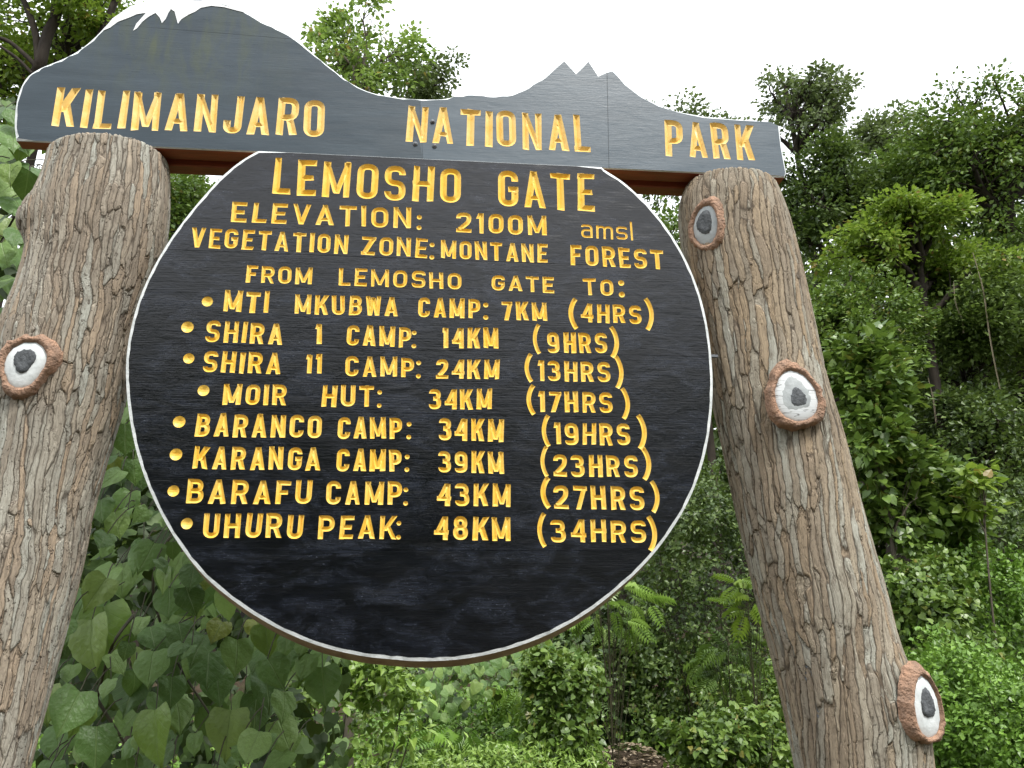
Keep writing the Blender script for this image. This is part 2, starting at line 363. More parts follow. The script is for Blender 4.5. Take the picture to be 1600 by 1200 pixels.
    if ch == '1': return [vb(W - s), dg(0, H * .74, W - s - s * .2, H, .9)]
    if ch == '2': return [rounded([(L_, H * .70), (L_, T_), (R_, T_), (R_, H * .56), (h * 1.4, s * .75)], W * .4), hb(0)]
    if ch == '3': return [rounded([(L_, H * .78), (L_, T_), (R_ - .04 * W, T_), (R_ - .04 * W, H * .53), (W * .35, H * .53)], W * .38), rounded([(W * .35, H * .53), (R_, H * .53), (R_, B_), (L_, B_), (L_, H * .24)], W * .38)]
    if ch == '4': return [vb(W * .60), hb(H * .22), dg(0, H * .26, W * .62 - s * .2, H, .95)]
    if ch == '7': return [hb(H - s * .92), dg(W * .18, 0, W - w, H - s * .3)]
    if ch == '8': return [rounded([(L_ + .05 * W, H * .52), (R_ - .05 * W, H * .52), (R_ - .05 * W, T_), (L_ + .05 * W, T_)], rr, True), rounded([(L_, B_), (R_, B_), (R_, H * .52), (L_, H * .52)], rr, True)]
    if ch == '9': return [rounded([(L_, H * .42), (R_, H * .42), (R_, T_), (L_, T_)], rr, True), rounded([(R_, H * .70), (R_, B_), (L_, B_), (L_, H * .20)], rr)]
    if ch == '(': return [('c', np.array([(W - h - (W - s) * math.sin(math.pi * t) ** .8, H * (1 - t)) for t in np.linspace(0, 1, 15)]), False)]
    if ch == ')': return [('c', np.array([(h + (W - s) * math.sin(math.pi * t) ** .8, H * (1 - t)) for t in np.linspace(0, 1, 15)]), False)]
    if ch in ':.': return [('d', np.array((W / 2, H * .14)), s * .62)] + ([('d', np.array((W / 2, H * .78)), s * .62)] if ch == ':' else [])
    if ch == '*': return [('d', np.array((W / 2, H / 2)), W / 2)]
    x = H * .68       # lower case
    if ch == 'a': return [rounded([(L_, x * .80), (L_, x - h), (R_, x - h), (R_, 0)], W * .35), rounded([(R_, x * .58), (L_, x * .58), (L_, h), (R_, h)], W * .3)]
    if ch == 'm': return [vb(0, 0, x), rounded([(h, x * .6), (h, x - h), (W / 2, x - h), (W / 2, 0)], W * .22), rounded([(W / 2, x * .6), (W / 2, x - h), (R_, x - h), (R_, 0)], W * .22)]
    if ch == 's': return [rounded([(L_, x * .2), (L_, h), (R_, h), (R_, x / 2), (L_, x / 2), (L_, x - h), (R_, x - h), (R_, x * .8)], W * .4)]
    if ch == 'l': return [vb(0)]
    raise ValueError(ch)
ADV = {'I': .28, 'L': .82, 'E': .86, 'F': .84, 'J': .86, 'M': 1.26, 'W': 1.22, '1': .52, ':': .35, 'l': .22, 'm': 1.5, 'A': 1.05, 'V': 1.05, 'K': 1.05, 'N': 1.02, '7': .92}

def outline(st, s):
    """closed boundary loops of a stroke"""
    k, P, c = st
    if k == 'q': return [P]
    if k == 'd': return [np.array([P + c * np.array((math.cos(a), math.sin(a))) for a in np.linspace(0, 2 * math.pi, 18, endpoint=False)])]
    n = len(P); T = []
    for i in range(n):
        if c: a, b = P[i - 1], P[(i + 1) % n]
        else: a, b = P[max(i - 1, 0)], P[min(i + 1, n - 1)]
        t = (b - a) / np.linalg.norm(b - a); T.append((-t[1], t[0]))
    T = np.array(T) * s / 2
    if c: return [P + T, P - T]
    return [np.vstack([P + T, (P - T)[::-1]])]
def depth(st, s, Q):
    """how far inside a stroke the points Q lie (negative outside)"""
    k, P, c = st
    if k == 'd': return c - np.hypot(Q[:, 0] - P[0], Q[:, 1] - P[1])
    if k == 'q':
        a = 0.5 * np.sum(P[:, 0] * np.roll(P[:, 1], -1) - P[:, 1] * np.roll(P[:, 0], -1)); sg = 1 if a > 0 else -1
        d = np.full(len(Q), 1e9)
        for i in range(4):
            p, q = P[i], P[(i + 1) % 4]; e = (q - p) / np.linalg.norm(q - p)
            d = np.minimum(d, sg * (e[0] * (Q[:, 1] - p[1]) - e[1] * (Q[:, 0] - p[0])))
        return d
    A = P if c else P[:-1]; B = np.roll(P, -1, 0) if c else P[1:]
    best = np.full(len(Q), 1e9); arg = np.zeros(len(Q), int)
    for i in range(len(A)):
        e = B[i] - A[i]; t = np.clip(((Q - A[i]) @ e) / (e @ e), 0, 1)
        d = np.linalg.norm(Q - A[i] - t[:, None] * e, axis=1); m = d < best; best[m] = d[m]; arg[m] = i
    r = s / 2 - best
    if not c:
        e = A[0] - B[0]; e = -e / np.linalg.norm(e); m = arg <= 1; r[m] = np.minimum(r[m], ((Q - P[0]) @ e)[m])
        e = P[-2] - P[-1]; e = e / np.linalg.norm(e); m = arg >= len(A) - 2; r[m] = np.minimum(r[m], ((Q - P[-1]) @ e)[m])
    return r

def place(yp, px, py):
    p = at(px, py, yp); return np.array([p[0], p[2]])
class Carver:
    def __init__(s, yp): s.y = yp; s.letters = []       # (strokes in plane coordinates, width, char)
    def word(s, text, x0, t0, b0, x1, t1, b1, sf=.25, jit=.012):
        """text between two pixel positions; t/b: top and bottom of the capitals at either end"""
        A, A2 = place(s.y, x0, b0), place(s.y, x0, t0); B, B2 = place(s.y, x1, b1), place(s.y, x1, t1)
        H0, H1 = A2[1] - A[1], B2[1] - B[1]
        e = B - A; Lw = np.linalg.norm(e); e = e / Lw; up = np.array([-e[1], e[0]]) * .5 + np.array([0, .5]); up /= np.linalg.norm(up)
        n = len(text); adv = np.array([ADV.get(c, 1.0) for c in text])
        Hm = (H0 + H1) / 2; st = Hm * sf * .81
        adv = np.array([max(st / 1e9, a) for a in adv])
        gap = .30 if n > 1 else 0
        unit = Lw / (adv.sum() + gap * (n - 1)); x = 0
        for c, a in zip(text, adv):
            W = unit * a; f = (x + W / 2) / Lw; H = H0 + (H1 - H0) * f
            if c in 'I1l' and W < st: W_ = st
            else: W_ = W
            if c == 'I': W_ = st; 
            g = glyph(c, W_, H, st * (1 + rng.normal(0, .03)))
            xo = x + (W - W_) / 2
            j = rng.normal(0, jit, 3) * H
            ang = rng.normal(0, .012); sh = rng.normal(0, .02)
            def tf(p):
                p = np.atleast_2d(p).astype(float).copy(); p[:, 0] += sh * p[:, 1]
                u = xo + j[0] * .5 + p[:, 0]; v = j[1] + p[:, 1] * (1 + j[2] / H * .8) + ang * (p[:, 0] - W / 2)
                return A + u[:, None] * e + v[:, None] * up
            out = []
            for k, P, cl in g:
                if k == 'd': out.append((k, tf(P)[0], cl))
                else:
                    Pt = tf(P)
                    if k == 'q': Pt = Pt + rng.normal(0, .010, Pt.shape) * H * .8
                    out.append((k, Pt, cl))
            s.letters.append((out, st, c)); x += W + unit * gap
    def one(s, c, x0, t0, x1, b1, sf):
        """a sign given by the pixel box it fills"""
        A = place(s.y, x0, b1); B = place(s.y, x1, t0); W, H = B - A
        out = []
        for k, P, cl in glyph(c, W, H, sf * W if c != '*' else 0):
            out.append((k, (P + A), cl))
        for grp in ([[q] for q in out] if c == ':' else [out]): s.letters.append((grp, (sf * W), c))
    def dot(s, px, py, r):
        c = place(s.y, px, py); rr = r * px_m(px, py, s.y); s.letters.append(([('d', c, rr)], rr, '*'))
    def loops(s):
        for L, st, c in s.letters:
            for k in L:
                for lp in outline(k, st): yield lp
    def inside(s, Q):
        m = np.zeros(len(Q), bool)
        for L, st, c in s.letters:
            bb = np.vstack([lp for k in L for lp in outline(k, st)]); lo, hi = bb.min(0), bb.max(0)
            idx = np.where((Q[:, 0] > lo[0]) & (Q[:, 0] < hi[0]) & (Q[:, 1] > lo[1]) & (Q[:, 1] < hi[1]))[0]
            if len(idx):
                q = Q[idx]; d = np.full(len(idx), -1.0)
                for k in L: d = np.maximum(d, depth(k, st, q))
                m[idx[d > 0]] = True
        return m
    def build(s, parent, mat, y=None):
        yb = s.y if y is None else y
        for L, st, c in s.letters:
            pts = []; edges = []
            for k in L:
                for lp in outline(k, st):
                    b = len(pts); pts += [tuple(p) for p in lp]; edges += [(b + i, b + (i + 1) % len(lp)) for i in range(len(lp))]
                if k[0] == 'c' and len(k[1]) > 2:           # valley line of a bent stroke
                    P = k[1]; b = len(pts); pts += [tuple(p) for p in P]; m = len(P)
                    edges += [(b + i, b + (i + 1) % m) for i in range(m if k[2] else m - 1)]
                if k[0] == 'q':
                    P = k[1]; h1 = (P[0] + P[1]) / 2; h2 = (P[2] + P[3]) / 2; v1 = (P[1] + P[2]) / 2; v2 = (P[3] + P[0]) / 2
                    a, b2 = (h1, h2) if np.linalg.norm(h1 - h2) > np.linalg.norm(v1 - v2) else (v1, v2)
                    d = (b2 - a); Ld = np.linalg.norm(d); d = d / Ld
                    w2 = min(np.linalg.norm(P[0] - P[1]), np.linalg.norm(P[1] - P[2])) / 2
                    if Ld > 2.5 * w2:
                        b = len(pts); pts += [tuple(a + d * w2), tuple(b2 - d * w2)]; edges.append((b, b + 1))
            arr = np.array(pts); lo, hi = arr.min(0), arr.max(0)
            g = st / 3.2 if c != '*' else st / 2.5
            gx, gy = np.meshgrid(np.arange(lo[0], hi[0], g), np.arange(lo[1], hi[1], g)); G = np.stack([gx.ravel(), gy.ravel()], 1) + rng.normal(0, g * .08, (gx.size, 2))
            dd = np.full(len(G), -1.0)
            for k in L: dd = np.maximum(dd, depth(k, st, G))
            G = G[dd > g * .3]; pts += [tuple(p) for p in G]
            o = (lo + hi) / 2
            V, E_, F, _, _, _ = delaunay_2d_cdt([Vector((p[0] - o[0], p[1] - o[1])) for p in pts], edges, [], 0, 1e-6)
            V = np.array([(v.x, v.y) for v in V]) + o; F = np.array(F)
            cen = V[F].mean(1); dc = np.full(len(cen), -1.0); dv = np.full(len(V), 0.0)
            for k in L:
                dc = np.maximum(dc, depth(k, st, cen)); dv = np.maximum(dv, depth(k, st, V))
            F = F[dc > 0]
            z = dv * (.90 if c != '*' else .6)
            V3 = np.stack([V[:, 0], yb + z, V[:, 1]], 1)
            used = np.unique(F); mp = np.full(len(V), -1); mp[used] = np.arange(len(used))
            me = mesh_np('bullet' if c == '*' else 'letter', V3[used], tris=mp[F][:, ::-1])
            obj('bullet' if c == '*' else ('colon_dot' if c == ':' else ('bracket' if c in '()' else 'letter')), me, mat, parent)

def in_poly(P, Q):
    x, y = Q[:, 0], Q[:, 1]; c = np.zeros(len(Q), bool); n = len(P); j = n - 1
    for i in range(n):
        xi, yi = P[i]; xj, yj = P[j]
        m = ((yi > y) != (yj > y)) & (x < (xj - xi) * (y - yi) / (yj - yi + 1e-15) + xi); c ^= m; j = i
    return c
def catmull(P, n=5, closed=True):
    P = np.array(P); out = []; m = len(P)
    for i in range(m if closed else m - 1):
        a, b, c, d = (P[(i - 1) % m], P[i], P[(i + 1) % m], P[(i + 2) % m]) if closed else (P[max(i - 1, 0)], P[i], P[i + 1], P[min(i + 2, m - 1)])
        for t in np.arange(n) / n:
            out.append(.5 * (2 * b + (c - a) * t + (2 * a - 5 * b + 4 * c - d) * t * t + (3 * b - a - 3 * c + d) * t ** 3))
    if not closed: out.append(P[-1])
    return np.array(out)
def inset(P, d):
    """shrink a closed loop (clockwise or not) by d (array or number)"""
    a = 0.5 * np.sum(P[:, 0] * np.roll(P[:, 1], -1) - P[:, 1] * np.roll(P[:, 0], -1)); sg = 1 if a > 0 else -1
    t = np.roll(P, -1, 0) - np.roll(P, 1, 0); t /= np.linalg.norm(t, axis=1)[:, None]
    return P + np.stack([-t[:, 1], t[:, 0]], 1) * sg * np.reshape(d, (-1, 1))
def strip(name, A, ya, B, yb, mat, parent, sel=None):
    """band of quads between two closed loops lying at depths ya and yb"""
    n = len(A); ya = np.broadcast_to(ya, n); yb = np.broadcast_to(yb, n)
    V = np.vstack([np.stack([A[:, 0], ya, A[:, 1]], 1), np.stack([B[:, 0], yb, B[:, 1]], 1)])
    ar = 0.5 * np.sum(A[:, 0] * np.roll(A[:, 1], -1) - A[:, 1] * np.roll(A[:, 0], -1))
    F = [(i, (i + 1) % n, n + (i + 1) % n, n + i) for i in range(n) if sel is None or sel[i]]
    if ar > 0: F = [f[::-1] for f in F]
    return obj(name, mesh_np(name, V, faces=F), mat, parent)

def carve_board(parent, carver, loop, seams, yf, mat, regions, gap=.0007):
    """front of a board: planks between seams, with the lettering cut out of them"""
    pts = []; edges = []
    def add(lp, closed=True):
        b = len(pts); pts.extend(tuple(p) for p in lp); m = len(lp); edges.extend((b + i, b + (i + 1) % m) for i in range(m if closed else m - 1))
    add(loop)
    for lp in carver.loops(): add(lp)
    for sm in seams:
        sm = np.array(sm)
        d = sm[-1] - sm[0]; nrm = np.array([-d[1], d[0]]) / np.linalg.norm(d) * gap
        add(sm + nrm, False); add(sm - nrm, False)
    V, E_, F, _, _, _ = delaunay_2d_cdt([Vector(p) for p in pts], edges, [], 0, 1e-7)
    V = np.array([(v.x, v.y) for v in V]); F = np.array(F); cen = V[F].mean(1)
    a, b, c = V[F[:, 0]], V[F[:, 1]], V[F[:, 2]]
    area = np.abs((b[:, 0] - a[:, 0]) * (c[:, 1] - a[:, 1]) - (b[:, 1] - a[:, 1]) * (c[:, 0] - a[:, 0]))
    ok = in_poly(loop, cen) & ~carver.inside(cen) & (area > 1e-12)
    for sm in seams:
        sm = np.array(sm); p, q = sm[0], sm[-1]; e = (q - p) / np.linalg.norm(q - p)
        t = (cen - p) @ e; dist = np.abs((cen - p) @ np.array([-e[1], e[0]]))
        ok &= ~((dist < gap * .98) & (t > 0) & (t < np.linalg.norm(q - p)))
    reg = regions(cen)
    for r in np.unique(reg[ok]):
        f = F[ok & (reg == r)]; used = np.unique(f); mp = np.full(len(V), -1); mp[used] = np.arange(len(used))
        yy = yf + (0.0 if r == 0 else .0004 * (r % 3 - 1))
        V3 = np.stack([V[used, 0], np.full(len(used), yy), V[used, 1]], 1)
        obj('plank', mesh_np('plank', V3, tris=mp[f][:, ::-1]), mat[r] if isinstance(mat, dict) else mat, parent)
def slab(name, loop, y0, y1, mat, parent):
    """solid panel of an outline between two depths"""
    n = len(loop); tri = delaunay_2d_cdt([Vector(p) for p in loop], [(i, (i + 1) % n) for i in range(n)], [], 1, 1e-7)
    V = np.array([(v.x, v.y) for v in tri[0]]); T = [tuple(f) for f in tri[2]]; m = len(V)
    V3 = np.vstack([np.stack([V[:, 0], np.full(m, y0), V[:, 1]], 1), np.stack([V[:, 0], np.full(m, y1), V[:, 1]], 1)])
    F = [f[::-1] for f in T] + [tuple(i + m for i in f) for f in T] + [(i, m + i, m + (i + 1) % n, (i + 1) % n) for i in range(n)]
    return obj(name, mesh_np(name, V3, faces=F), mat, parent)
def box_me(name, lo, hi, bev=.003):
    x0, y0, z0 = lo; x1, y1, z1 = hi; b = bev
    V = []
    for (x, sx) in ((x0, 1), (x1, -1)):
        for (y, sy_) in ((y0, 1), (y1, -1)):
            for (z, sz) in ((z0, 1), (z1, -1)):
                V += [(x, y + sy_ * b, z + sz * b), (x + sx * b, y, z + sz * b), (x + sx * b, y + sy_ * b, z)]
    import bmesh
    bm = bmesh.new(); vs_ = [bm.verts.new(v) for v in V]; bmesh.ops.convex_hull(bm, input=vs_)
    me = bpy.data.meshes.new(name); bm.to_mesh(me); bm.free(); return me

# ---------------------------------------------------------------- name board (mountain-shaped)
YN = 0.0
nb_px = [(25, 219), (22, 190), (27, 150), (40, 122), (58, 108), (78, 99), (100, 90), (125, 76), (150, 55), (175, 29), (203, 9), (235, -1), (270, -4), (330, 0), (372, 12),
         (410, 33), (440, 47), (465, 62), (495, 88), (520, 108), (545, 127), (575, 142), (610, 150), (650, 154), (690, 154), (716, 149), (745, 147), (768, 150), (800, 147),
         (825, 136), (850, 121), (868, 105), (882, 94), (901, 114), (910, 104), (920, 95), (936, 118), (946, 112), (957, 110), (966, 118), (978, 131), (1002, 150), (1030, 165), (1060, 174), (1100, 181),
         (1150, 186), (1205, 190), (1218, 196), (1222, 230), (1229, 270), (1226, 277), (1215, 276.5)]
nb0 = np.array([place(YN, *p) for p in nb_px])
top = catmull(nb0[:31], 4, False)
nb = np.vstack([top, nb0[31:]])
zb = (nb0[0, 1] + nb0[-1, 1]) / 2
nb = np.vstack([nb, [[x, zb] for x in np.linspace(nb[-1, 0] - .12, nb[0, 0] + .05, 14)]])
NB = thing('name_board', (0, .03, zb), 'slate grey mountain-shaped board with carved KILIMANJARO NATIONAL PARK, lying across both posts', 'sign board')
cn = Carver(YN)
cn.word('KILIMANJARO', 79, 136, 197, 506, 157, 214, .20)
cn.word('NATIONAL', 634, 165, 221, 923, 181, 237, .20)
cn.word('PARK', 1041, 189, 244, 1180, 196, 251, .20)
nbin = inset(nb, np.where(np.arange(len(nb)) < len(nb) - 14, (.0068 - .0022 * (np.arange(len(nb)) > 70)) + .003 * np.sin(np.arange(len(nb)) * 1.7) * rng.random(len(nb)), .0022))
P = lambda x, y: place(YN, x, y)
seams = [[P(655, 130), P(661, 262)], [P(948, 90), P(952, 285)], [P(150, 36), P(520, 66)]]
def nreg(c):
    xa, xb = P(657, 200)[0], P(950, 200)[0]
    q = P(150, 36); q2 = P(520, 66); e = q2 - q
    above = (e[0] * (c[:, 1] - q[1]) - e[1] * (c[:, 0] - q[0])) > 0
    r = np.where(c[:, 0] < xa, 1, np.where(c[:, 0] < xb, 2, 3)); return np.where((r == 1) & above & (c[:, 0] < q2[0]), 4, r)
carve_board(NB, cn, nbin, seams, YN, {1: M_NAME, 4: M_NAME, 2: M_NAME_SHEEN, 3: M_NAME_SHEEN}, nreg, gap=.0004)
strip('white_edge', nbin, YN, nb, YN + .004, M_WHITE, NB)
strip('board_side', nb, YN + .004, nb, YN + .042, M_BEAM, NB)
slab('backing', inset(nb, .004), YN + .022, YN + .041, M_BACK, NB)
cn.build(NB, M_YELP)
sn_px = [(161, 46), (176, 27), (204, 7.5), (236, -.5), (270, -3.5), (330, 1), (372, 12.5), (385, 20), (371, 16.5), (350, 11), (330, 9), (314, 12), (305, 18), (294, 23), (283, 30), (278, 37), (275, 26), (273, 18),
         (267, 14), (263, 20), (259, 29), (253, 36), (250, 28), (243, 20), (232, 26), (222, 34), (214, 44), (208, 48), (213, 37), (222, 27), (228, 20), (214, 22), (200, 28), (184, 34), (172, 43)]
sn = np.array([place(YN - .0015, *p) for p in sn_px]); sn[:7] = sn[:7] - np.array([0, .004])
slab('snow_cap', sn, YN - .0016, YN - .0002, M_SNOW, NB)
# timber frame behind the board
xl, xr = P(70, 225)[0], P(1222, 276)[0] - .012
obj('rear_beam', box_me('rear_beam', (xl, .085, zb - .002), (xr, .135, zb + .10)), M_BEAM, NB)
obj('front_beam', box_me('front_beam', (xl, .0435, zb + .006), (xr - .02, .068, zb + .11)), M_BEAM, NB)
obj('spacer', box_me('spacer', (xl + .01, .0685, zb + .022), (xr - .03, .0845, zb + .09)), M_BEAM, NB)
def disc_bolt(px, py, r, yp, parent):
    c = at(px, py, yp); n = 12; V = []
    for (rr, dy) in ((1.25, 0), (1.2, -.0012), (.95, -.0016), (.75, -.004), (.3, -.0052)):
        for i in range(n): a = 2 * math.pi * i / n; V.append((c[0] + r * rr * math.cos(a), yp + dy, c[2] + r * rr * math.sin(a)))
    F = [(k * n + i, k * n + (i + 1) % n, (k + 1) * n + (i + 1) % n, (k + 1) * n + i) for k in range(4) for i in range(n)] + [tuple(range(4 * n, 5 * n))]
    obj('bolt', mesh_np('bolt', V, faces=F, smooth=True), M_BOLT, parent)
for p in ((676, 190), (649, 225), (679, 228)): disc_bolt(*p, .006, YN - .0005, NB)

# ---------------------------------------------------------------- round board
YR = -0.022
rb_px = [(405, 234), (375, 252), (346, 276), (319, 305), (290, 340), (262, 379), (236, 424), (216, 470), (203, 518), (197, 560), (197, 603), (202, 652), (212, 702), (228, 752), (251, 803), (281, 853), (320, 901),
         (372, 944), (430, 980), (495, 1008), (560, 1024), (610, 1030), (655, 1033), (710, 1031), (765, 1022), (820, 1006), (870, 985), (920, 956), (965, 921), (1005, 884), (1042, 839), (1075, 785), (1098, 725),
         (1110, 665), (1114, 602), (1110, 540), (1100, 482), (1083, 430), (1061, 385), (1035, 346), (1005, 312), (974, 284), (940, 262)]
rb0 = np.array([place(YR, *p) for p in rb_px]); rb = catmull(rb0, 5, False)
ztop = min(rb[0, 1], rb[-1, 1]); ztop = (rb[0, 1] + rb[-1, 1]) / 2
rb[0, 1] = rb[-1, 1] = ztop
rb = np.vstack([rb, [[x, ztop] for x in np.linspace(rb[-1, 0], rb[0, 0], 14)[1:-1]]])
nr = len(rb)
RB = thing('round_board', (float(rb[:, 0].mean()), 0, float(rb[:, 1].min())), 'large round black white-rimmed board with carved yellow camp distances, hung below the mountain-shaped board', 'sign board')
cr_ = Carver(YR)
for wd in [
    ('LEMOSHO', 425, 247, 303, 720, 264, 318, .205), ('GATE', 778, 267, 322, 930, 273, 330, .205),
    ('ELEVATION', 361, 315, 346, 642, 325, 357, .25), ('2100M', 713, 332, 363, 854, 338, 368, .26), ('amsl', 909, 341, 371, 990, 346, 375, .13),
    ('VEGETATION', 297, 355, 386, 543, 367, 397, .24), ('ZONE', 564, 369, 397, 667, 373, 403, .24), ('MONTANE', 689, 375, 403, 856, 382, 411, .24), ('FOREST', 892, 382, 414, 1038, 391, 421, .24),
    ('FROM', 384, 414, 441, 487, 418, 444, .25), ('LEMOSHO', 529, 418, 446, 721, 427, 452, .24), ('GATE', 768, 430, 453, 866, 433, 458, .26), ('TO', 912, 435, 461, 959, 437, 462, .26),
    ('MTI', 348, 454, 487, 418, 456, 489, .27), ('MKUBWA', 460, 460, 490, 622, 464, 494, .26), ('CAMP', 653, 464, 495, 750, 468, 498, .26), ('7KM', 785, 470, 500, 855, 473, 501, .27), ('4HRS', 908, 474, 503, 1003, 477, 506, .26),
    ('SHIRA', 320, 500, 534, 441, 506, 538, .26), ('1', 492, 505, 537, 503, 505, 537, .27), ('CAMP', 541, 507, 539, 642, 512, 543, .26), ('14KM', 691, 511, 543, 779, 513, 545, .27), ('9HRS', 856, 518, 551, 949, 521, 552, .26),
    ('SHIRA', 316, 548, 581, 438, 552, 585, .26), ('11', 477, 554, 583, 502, 554, 584, .27), ('CAMP', 539, 556, 588, 647, 559, 589, .26), ('24KM', 681, 560, 591, 780, 562, 592, .27), ('13HRS', 840, 563, 595, 954, 566, 597, .26),
    ('MOIR', 347, 600, 632, 447, 601, 633, .27), ('HUT', 502, 602, 635, 584, 603, 636, .26), ('34KM', 670, 608, 639, 769, 608, 640, .27), ('17HRS', 841, 611, 643, 958, 613, 645, .26),
    ('BARANCO', 304, 646, 682, 502, 649, 684, .26), ('CAMP', 527, 651, 685, 628, 652, 685, .27), ('34KM', 685, 654, 688, 787, 655, 690, .27), ('19HRS', 866, 660, 694, 986, 662, 696, .26),
    ('KARANGA', 300, 697, 732, 500, 699, 735, .26), ('CAMP', 525, 701, 736, 628, 702, 736, .27), ('39KM', 685, 705, 738, 788, 706, 740, .27), ('23HRS', 865, 710, 744, 997, 712, 746, .26),
    ('BARAFU', 290, 749, 787, 486, 751, 788, .26), ('CAMP', 509, 752, 789, 628, 753, 789, .26), ('43KM', 682, 755, 790, 798, 756, 792, .27), ('27HRS', 866, 758, 795, 1008, 760, 797, .26),
    ('UHURU', 316, 802, 840, 472, 804, 842, .27), ('PEAK', 497, 805, 842, 619, 806, 842, .26), ('48KM', 678, 807, 844, 798, 808, 845, .27), ('34HRS', 861, 811, 847, 1010, 814, 848, .26)]:
    cr_.word(*wd)
for (x, y0, y1) in ((655, 336, 357), (675, 378, 404), (971, 438, 462), (759, 472, 498), (647, 515, 543), (654, 562, 590), (593, 608, 636), (639, 658, 685), (636, 709, 736), (634, 760, 789), (623, 812, 842)):
    cr_.one(':', x - 5, y0 - 2, x + 5, y1 + 2, .66)
for (x0, y0, x1, y1) in ((889, 467, 903, 513), (833, 507, 845, 552), (820, 553, 833, 596), (823, 602, 837, 647), (847, 649, 860, 697), (845, 698, 857, 744), (845, 746, 861, 793), (840, 802, 854, 854)):
    cr_.one('(', x0, y0, x1, y1, .47)
for (x0, y0, x1, y1) in ((1008, 467, 1020, 515), (953, 511, 966, 558), (961, 557, 973, 606), (971, 607, 983, 654), (996, 649, 1009, 701), (1003, 700, 1016, 749), (1017, 752, 1029, 800), (1012, 807, 1025, 860)):
    cr_.one(')', x0, y0, x1, y1, .47)
for (x, y, r) in ((324, 471, 8.5), (293, 511, 9.5), (295, 560, 8.5), (318, 610, 9), (280, 659, 9.5), (275, 710, 9.5), (271, 767, 9), (292, 818, 9)): cr_.dot(x, y, r)
edge_w = .0060 + .0016 * np.abs(np.sin(np.arange(nr) * .9)) + .0012 * rng.random(nr); edge_w[-12:] = .002
rbin = inset(rb, edge_w)
PR = lambda x, y: place(YR, x, y)
seam_y = [(404, 250, 1075), (468, 200, 1112), (546, 190, 1125), (646, 190, 1125), (747, 215, 1100), (860, 270, 1050)]
seam_z = [PR(650, y)[1] for y, a, b in seam_y]
seamr = [[(PR(a, y)[0] - .03, z), (PR(b, y)[0] + .03, z)] for (y, a, b), z in zip(seam_y, seam_z)]
carve_board(RB, cr_, rbin, seamr, YR, M_ROUND, lambda c: np.searchsorted(-np.array(seam_z), -c[:, 1]) + 1, gap=.0004)
strip('white_rim', rbin, YR, rb, YR + .0025, M_WHITE, RB)
fl = np.clip((.0 - (rb[:, 1] - 2.05)) / .45, 0, 1); fl[-13:] = 0      # the sawn edge runs out towards the back along the bottom
rb2 = inset(rb, -.015 * fl - .0005)
strip('board_side', rb, YR + .0025, rb2, YR + .044, M_EDGE, RB)
slab('backing', inset(rb, .003), YR + .020, YR + .043, M_BACK, RB)
cr_.build(RB, M_YEL)
obj('bracket_nail', box_me('bracket_nail', (PR(1109, 555)[0], YR + .004, PR(1109, 555)[1] - .004), (PR(1123, 555)[0], YR + .012, PR(1109, 555)[1] + .004), .001), M_BOLT, RB)

# ---------------------------------------------------------------- posts
YP = 0.065
def post(name, rows, zt, mat, label, bumps=(), tilt=0.0):
    z = []; c = []; r = []
    for (y, l, rr) in rows:
        a, b = at(l, y, YP), at(rr, y, YP); m = (a + b) / 2; z.append(m[2]); c.append(m[0]); r.append((b[0] - a[0]) / 2 * .985)
    o = np.argsort(z); z, c, r = np.array(z)[o], np.array(c)[o], np.array(r)[o]
    # straight continuation to the ground
    k = np.polyfit(z[:4], c[:4], 1); z = np.concatenate([[0, .7], z]); c = np.concatenate([[np.polyval(k, 0) * .6 + c[0] * .4, np.polyval(k, .7)], c]); r = np.concatenate([[r[0] * 1.12, r[0] * 1.05], r])
    fine = np.arange(1.30, zt, .0032); zz = np.concatenate([np.linspace(-.15, 1.29, 60), fine])
    zs = np.linspace(-.2, zt + .1, 240); ker = np.hanning(17); ker /= ker.sum()
    def sm(v):
        w = np.interp(zs, z, v); return np.interp(zz, zs, np.convolve(np.pad(w, 8, 'edge'), ker, 'valid'))
    cx, rad = sm(c), sm(r)
    n = 300; th = np.linspace(0, 2 * math.pi, n, endpoint=False)
    TH, ZZ = np.meshgrid(th, zz); RAD = rad[:, None] * (1 + .025 * np.sin(2 * TH + 1.7 * ZZ) + .018 * np.sin(3 * TH - 3 * ZZ + 1))
    for (tb, zb_, wt, wz, amp) in bumps:
        dt = (TH - tb + math.pi) % (2 * math.pi) - math.pi
        RAD = RAD + amp * np.exp(-(dt / wt) ** 2 - (((ZZ - zb_) / np.where(ZZ > zb_, wz * 1.5, wz)) ** 2))
    V = np.stack([cx[:, None] + RAD * np.sin(TH), YP - RAD * np.cos(TH), ZZ + (tilt * (RAD * np.sin(TH)) + 0 * ZZ) * smooth(zt - .5, zt, ZZ)], -1)
    # rounded top edge and cap
    caps = []
    for f, dz in ((.985, .004), (.95, .010), (.86, .013), (.6, .014), (.25, .014)):
        last = V[-1]; ce = last.mean(0); q = ce + (last - ce) * f; q[:, 2] = last[:, 2] * f + ce[2] * (1 - f) + dz; caps.append(q)
    V = np.concatenate([V, np.array(caps)], 0); m = V.shape[0]
    I = np.arange(m * n).reshape(m, n); J = np.roll(I, -1, 1)
    Qd = np.stack([I[:-1], J[:-1], J[1:], I[1:]], -1).reshape(-1, 4)
    base = (float(cx[0]), YP, 0.0)
    T = thing(name, base, label, 'post')
    obj('trunk', mesh_np('trunk', V.reshape(-1, 3), quads=Qd, smooth=True), mat, T, origin=base)
    return T, (lambda q: np.interp(q, zz, cx)), (lambda q: np.interp(q, zz, rad))
ztp = zb - .022
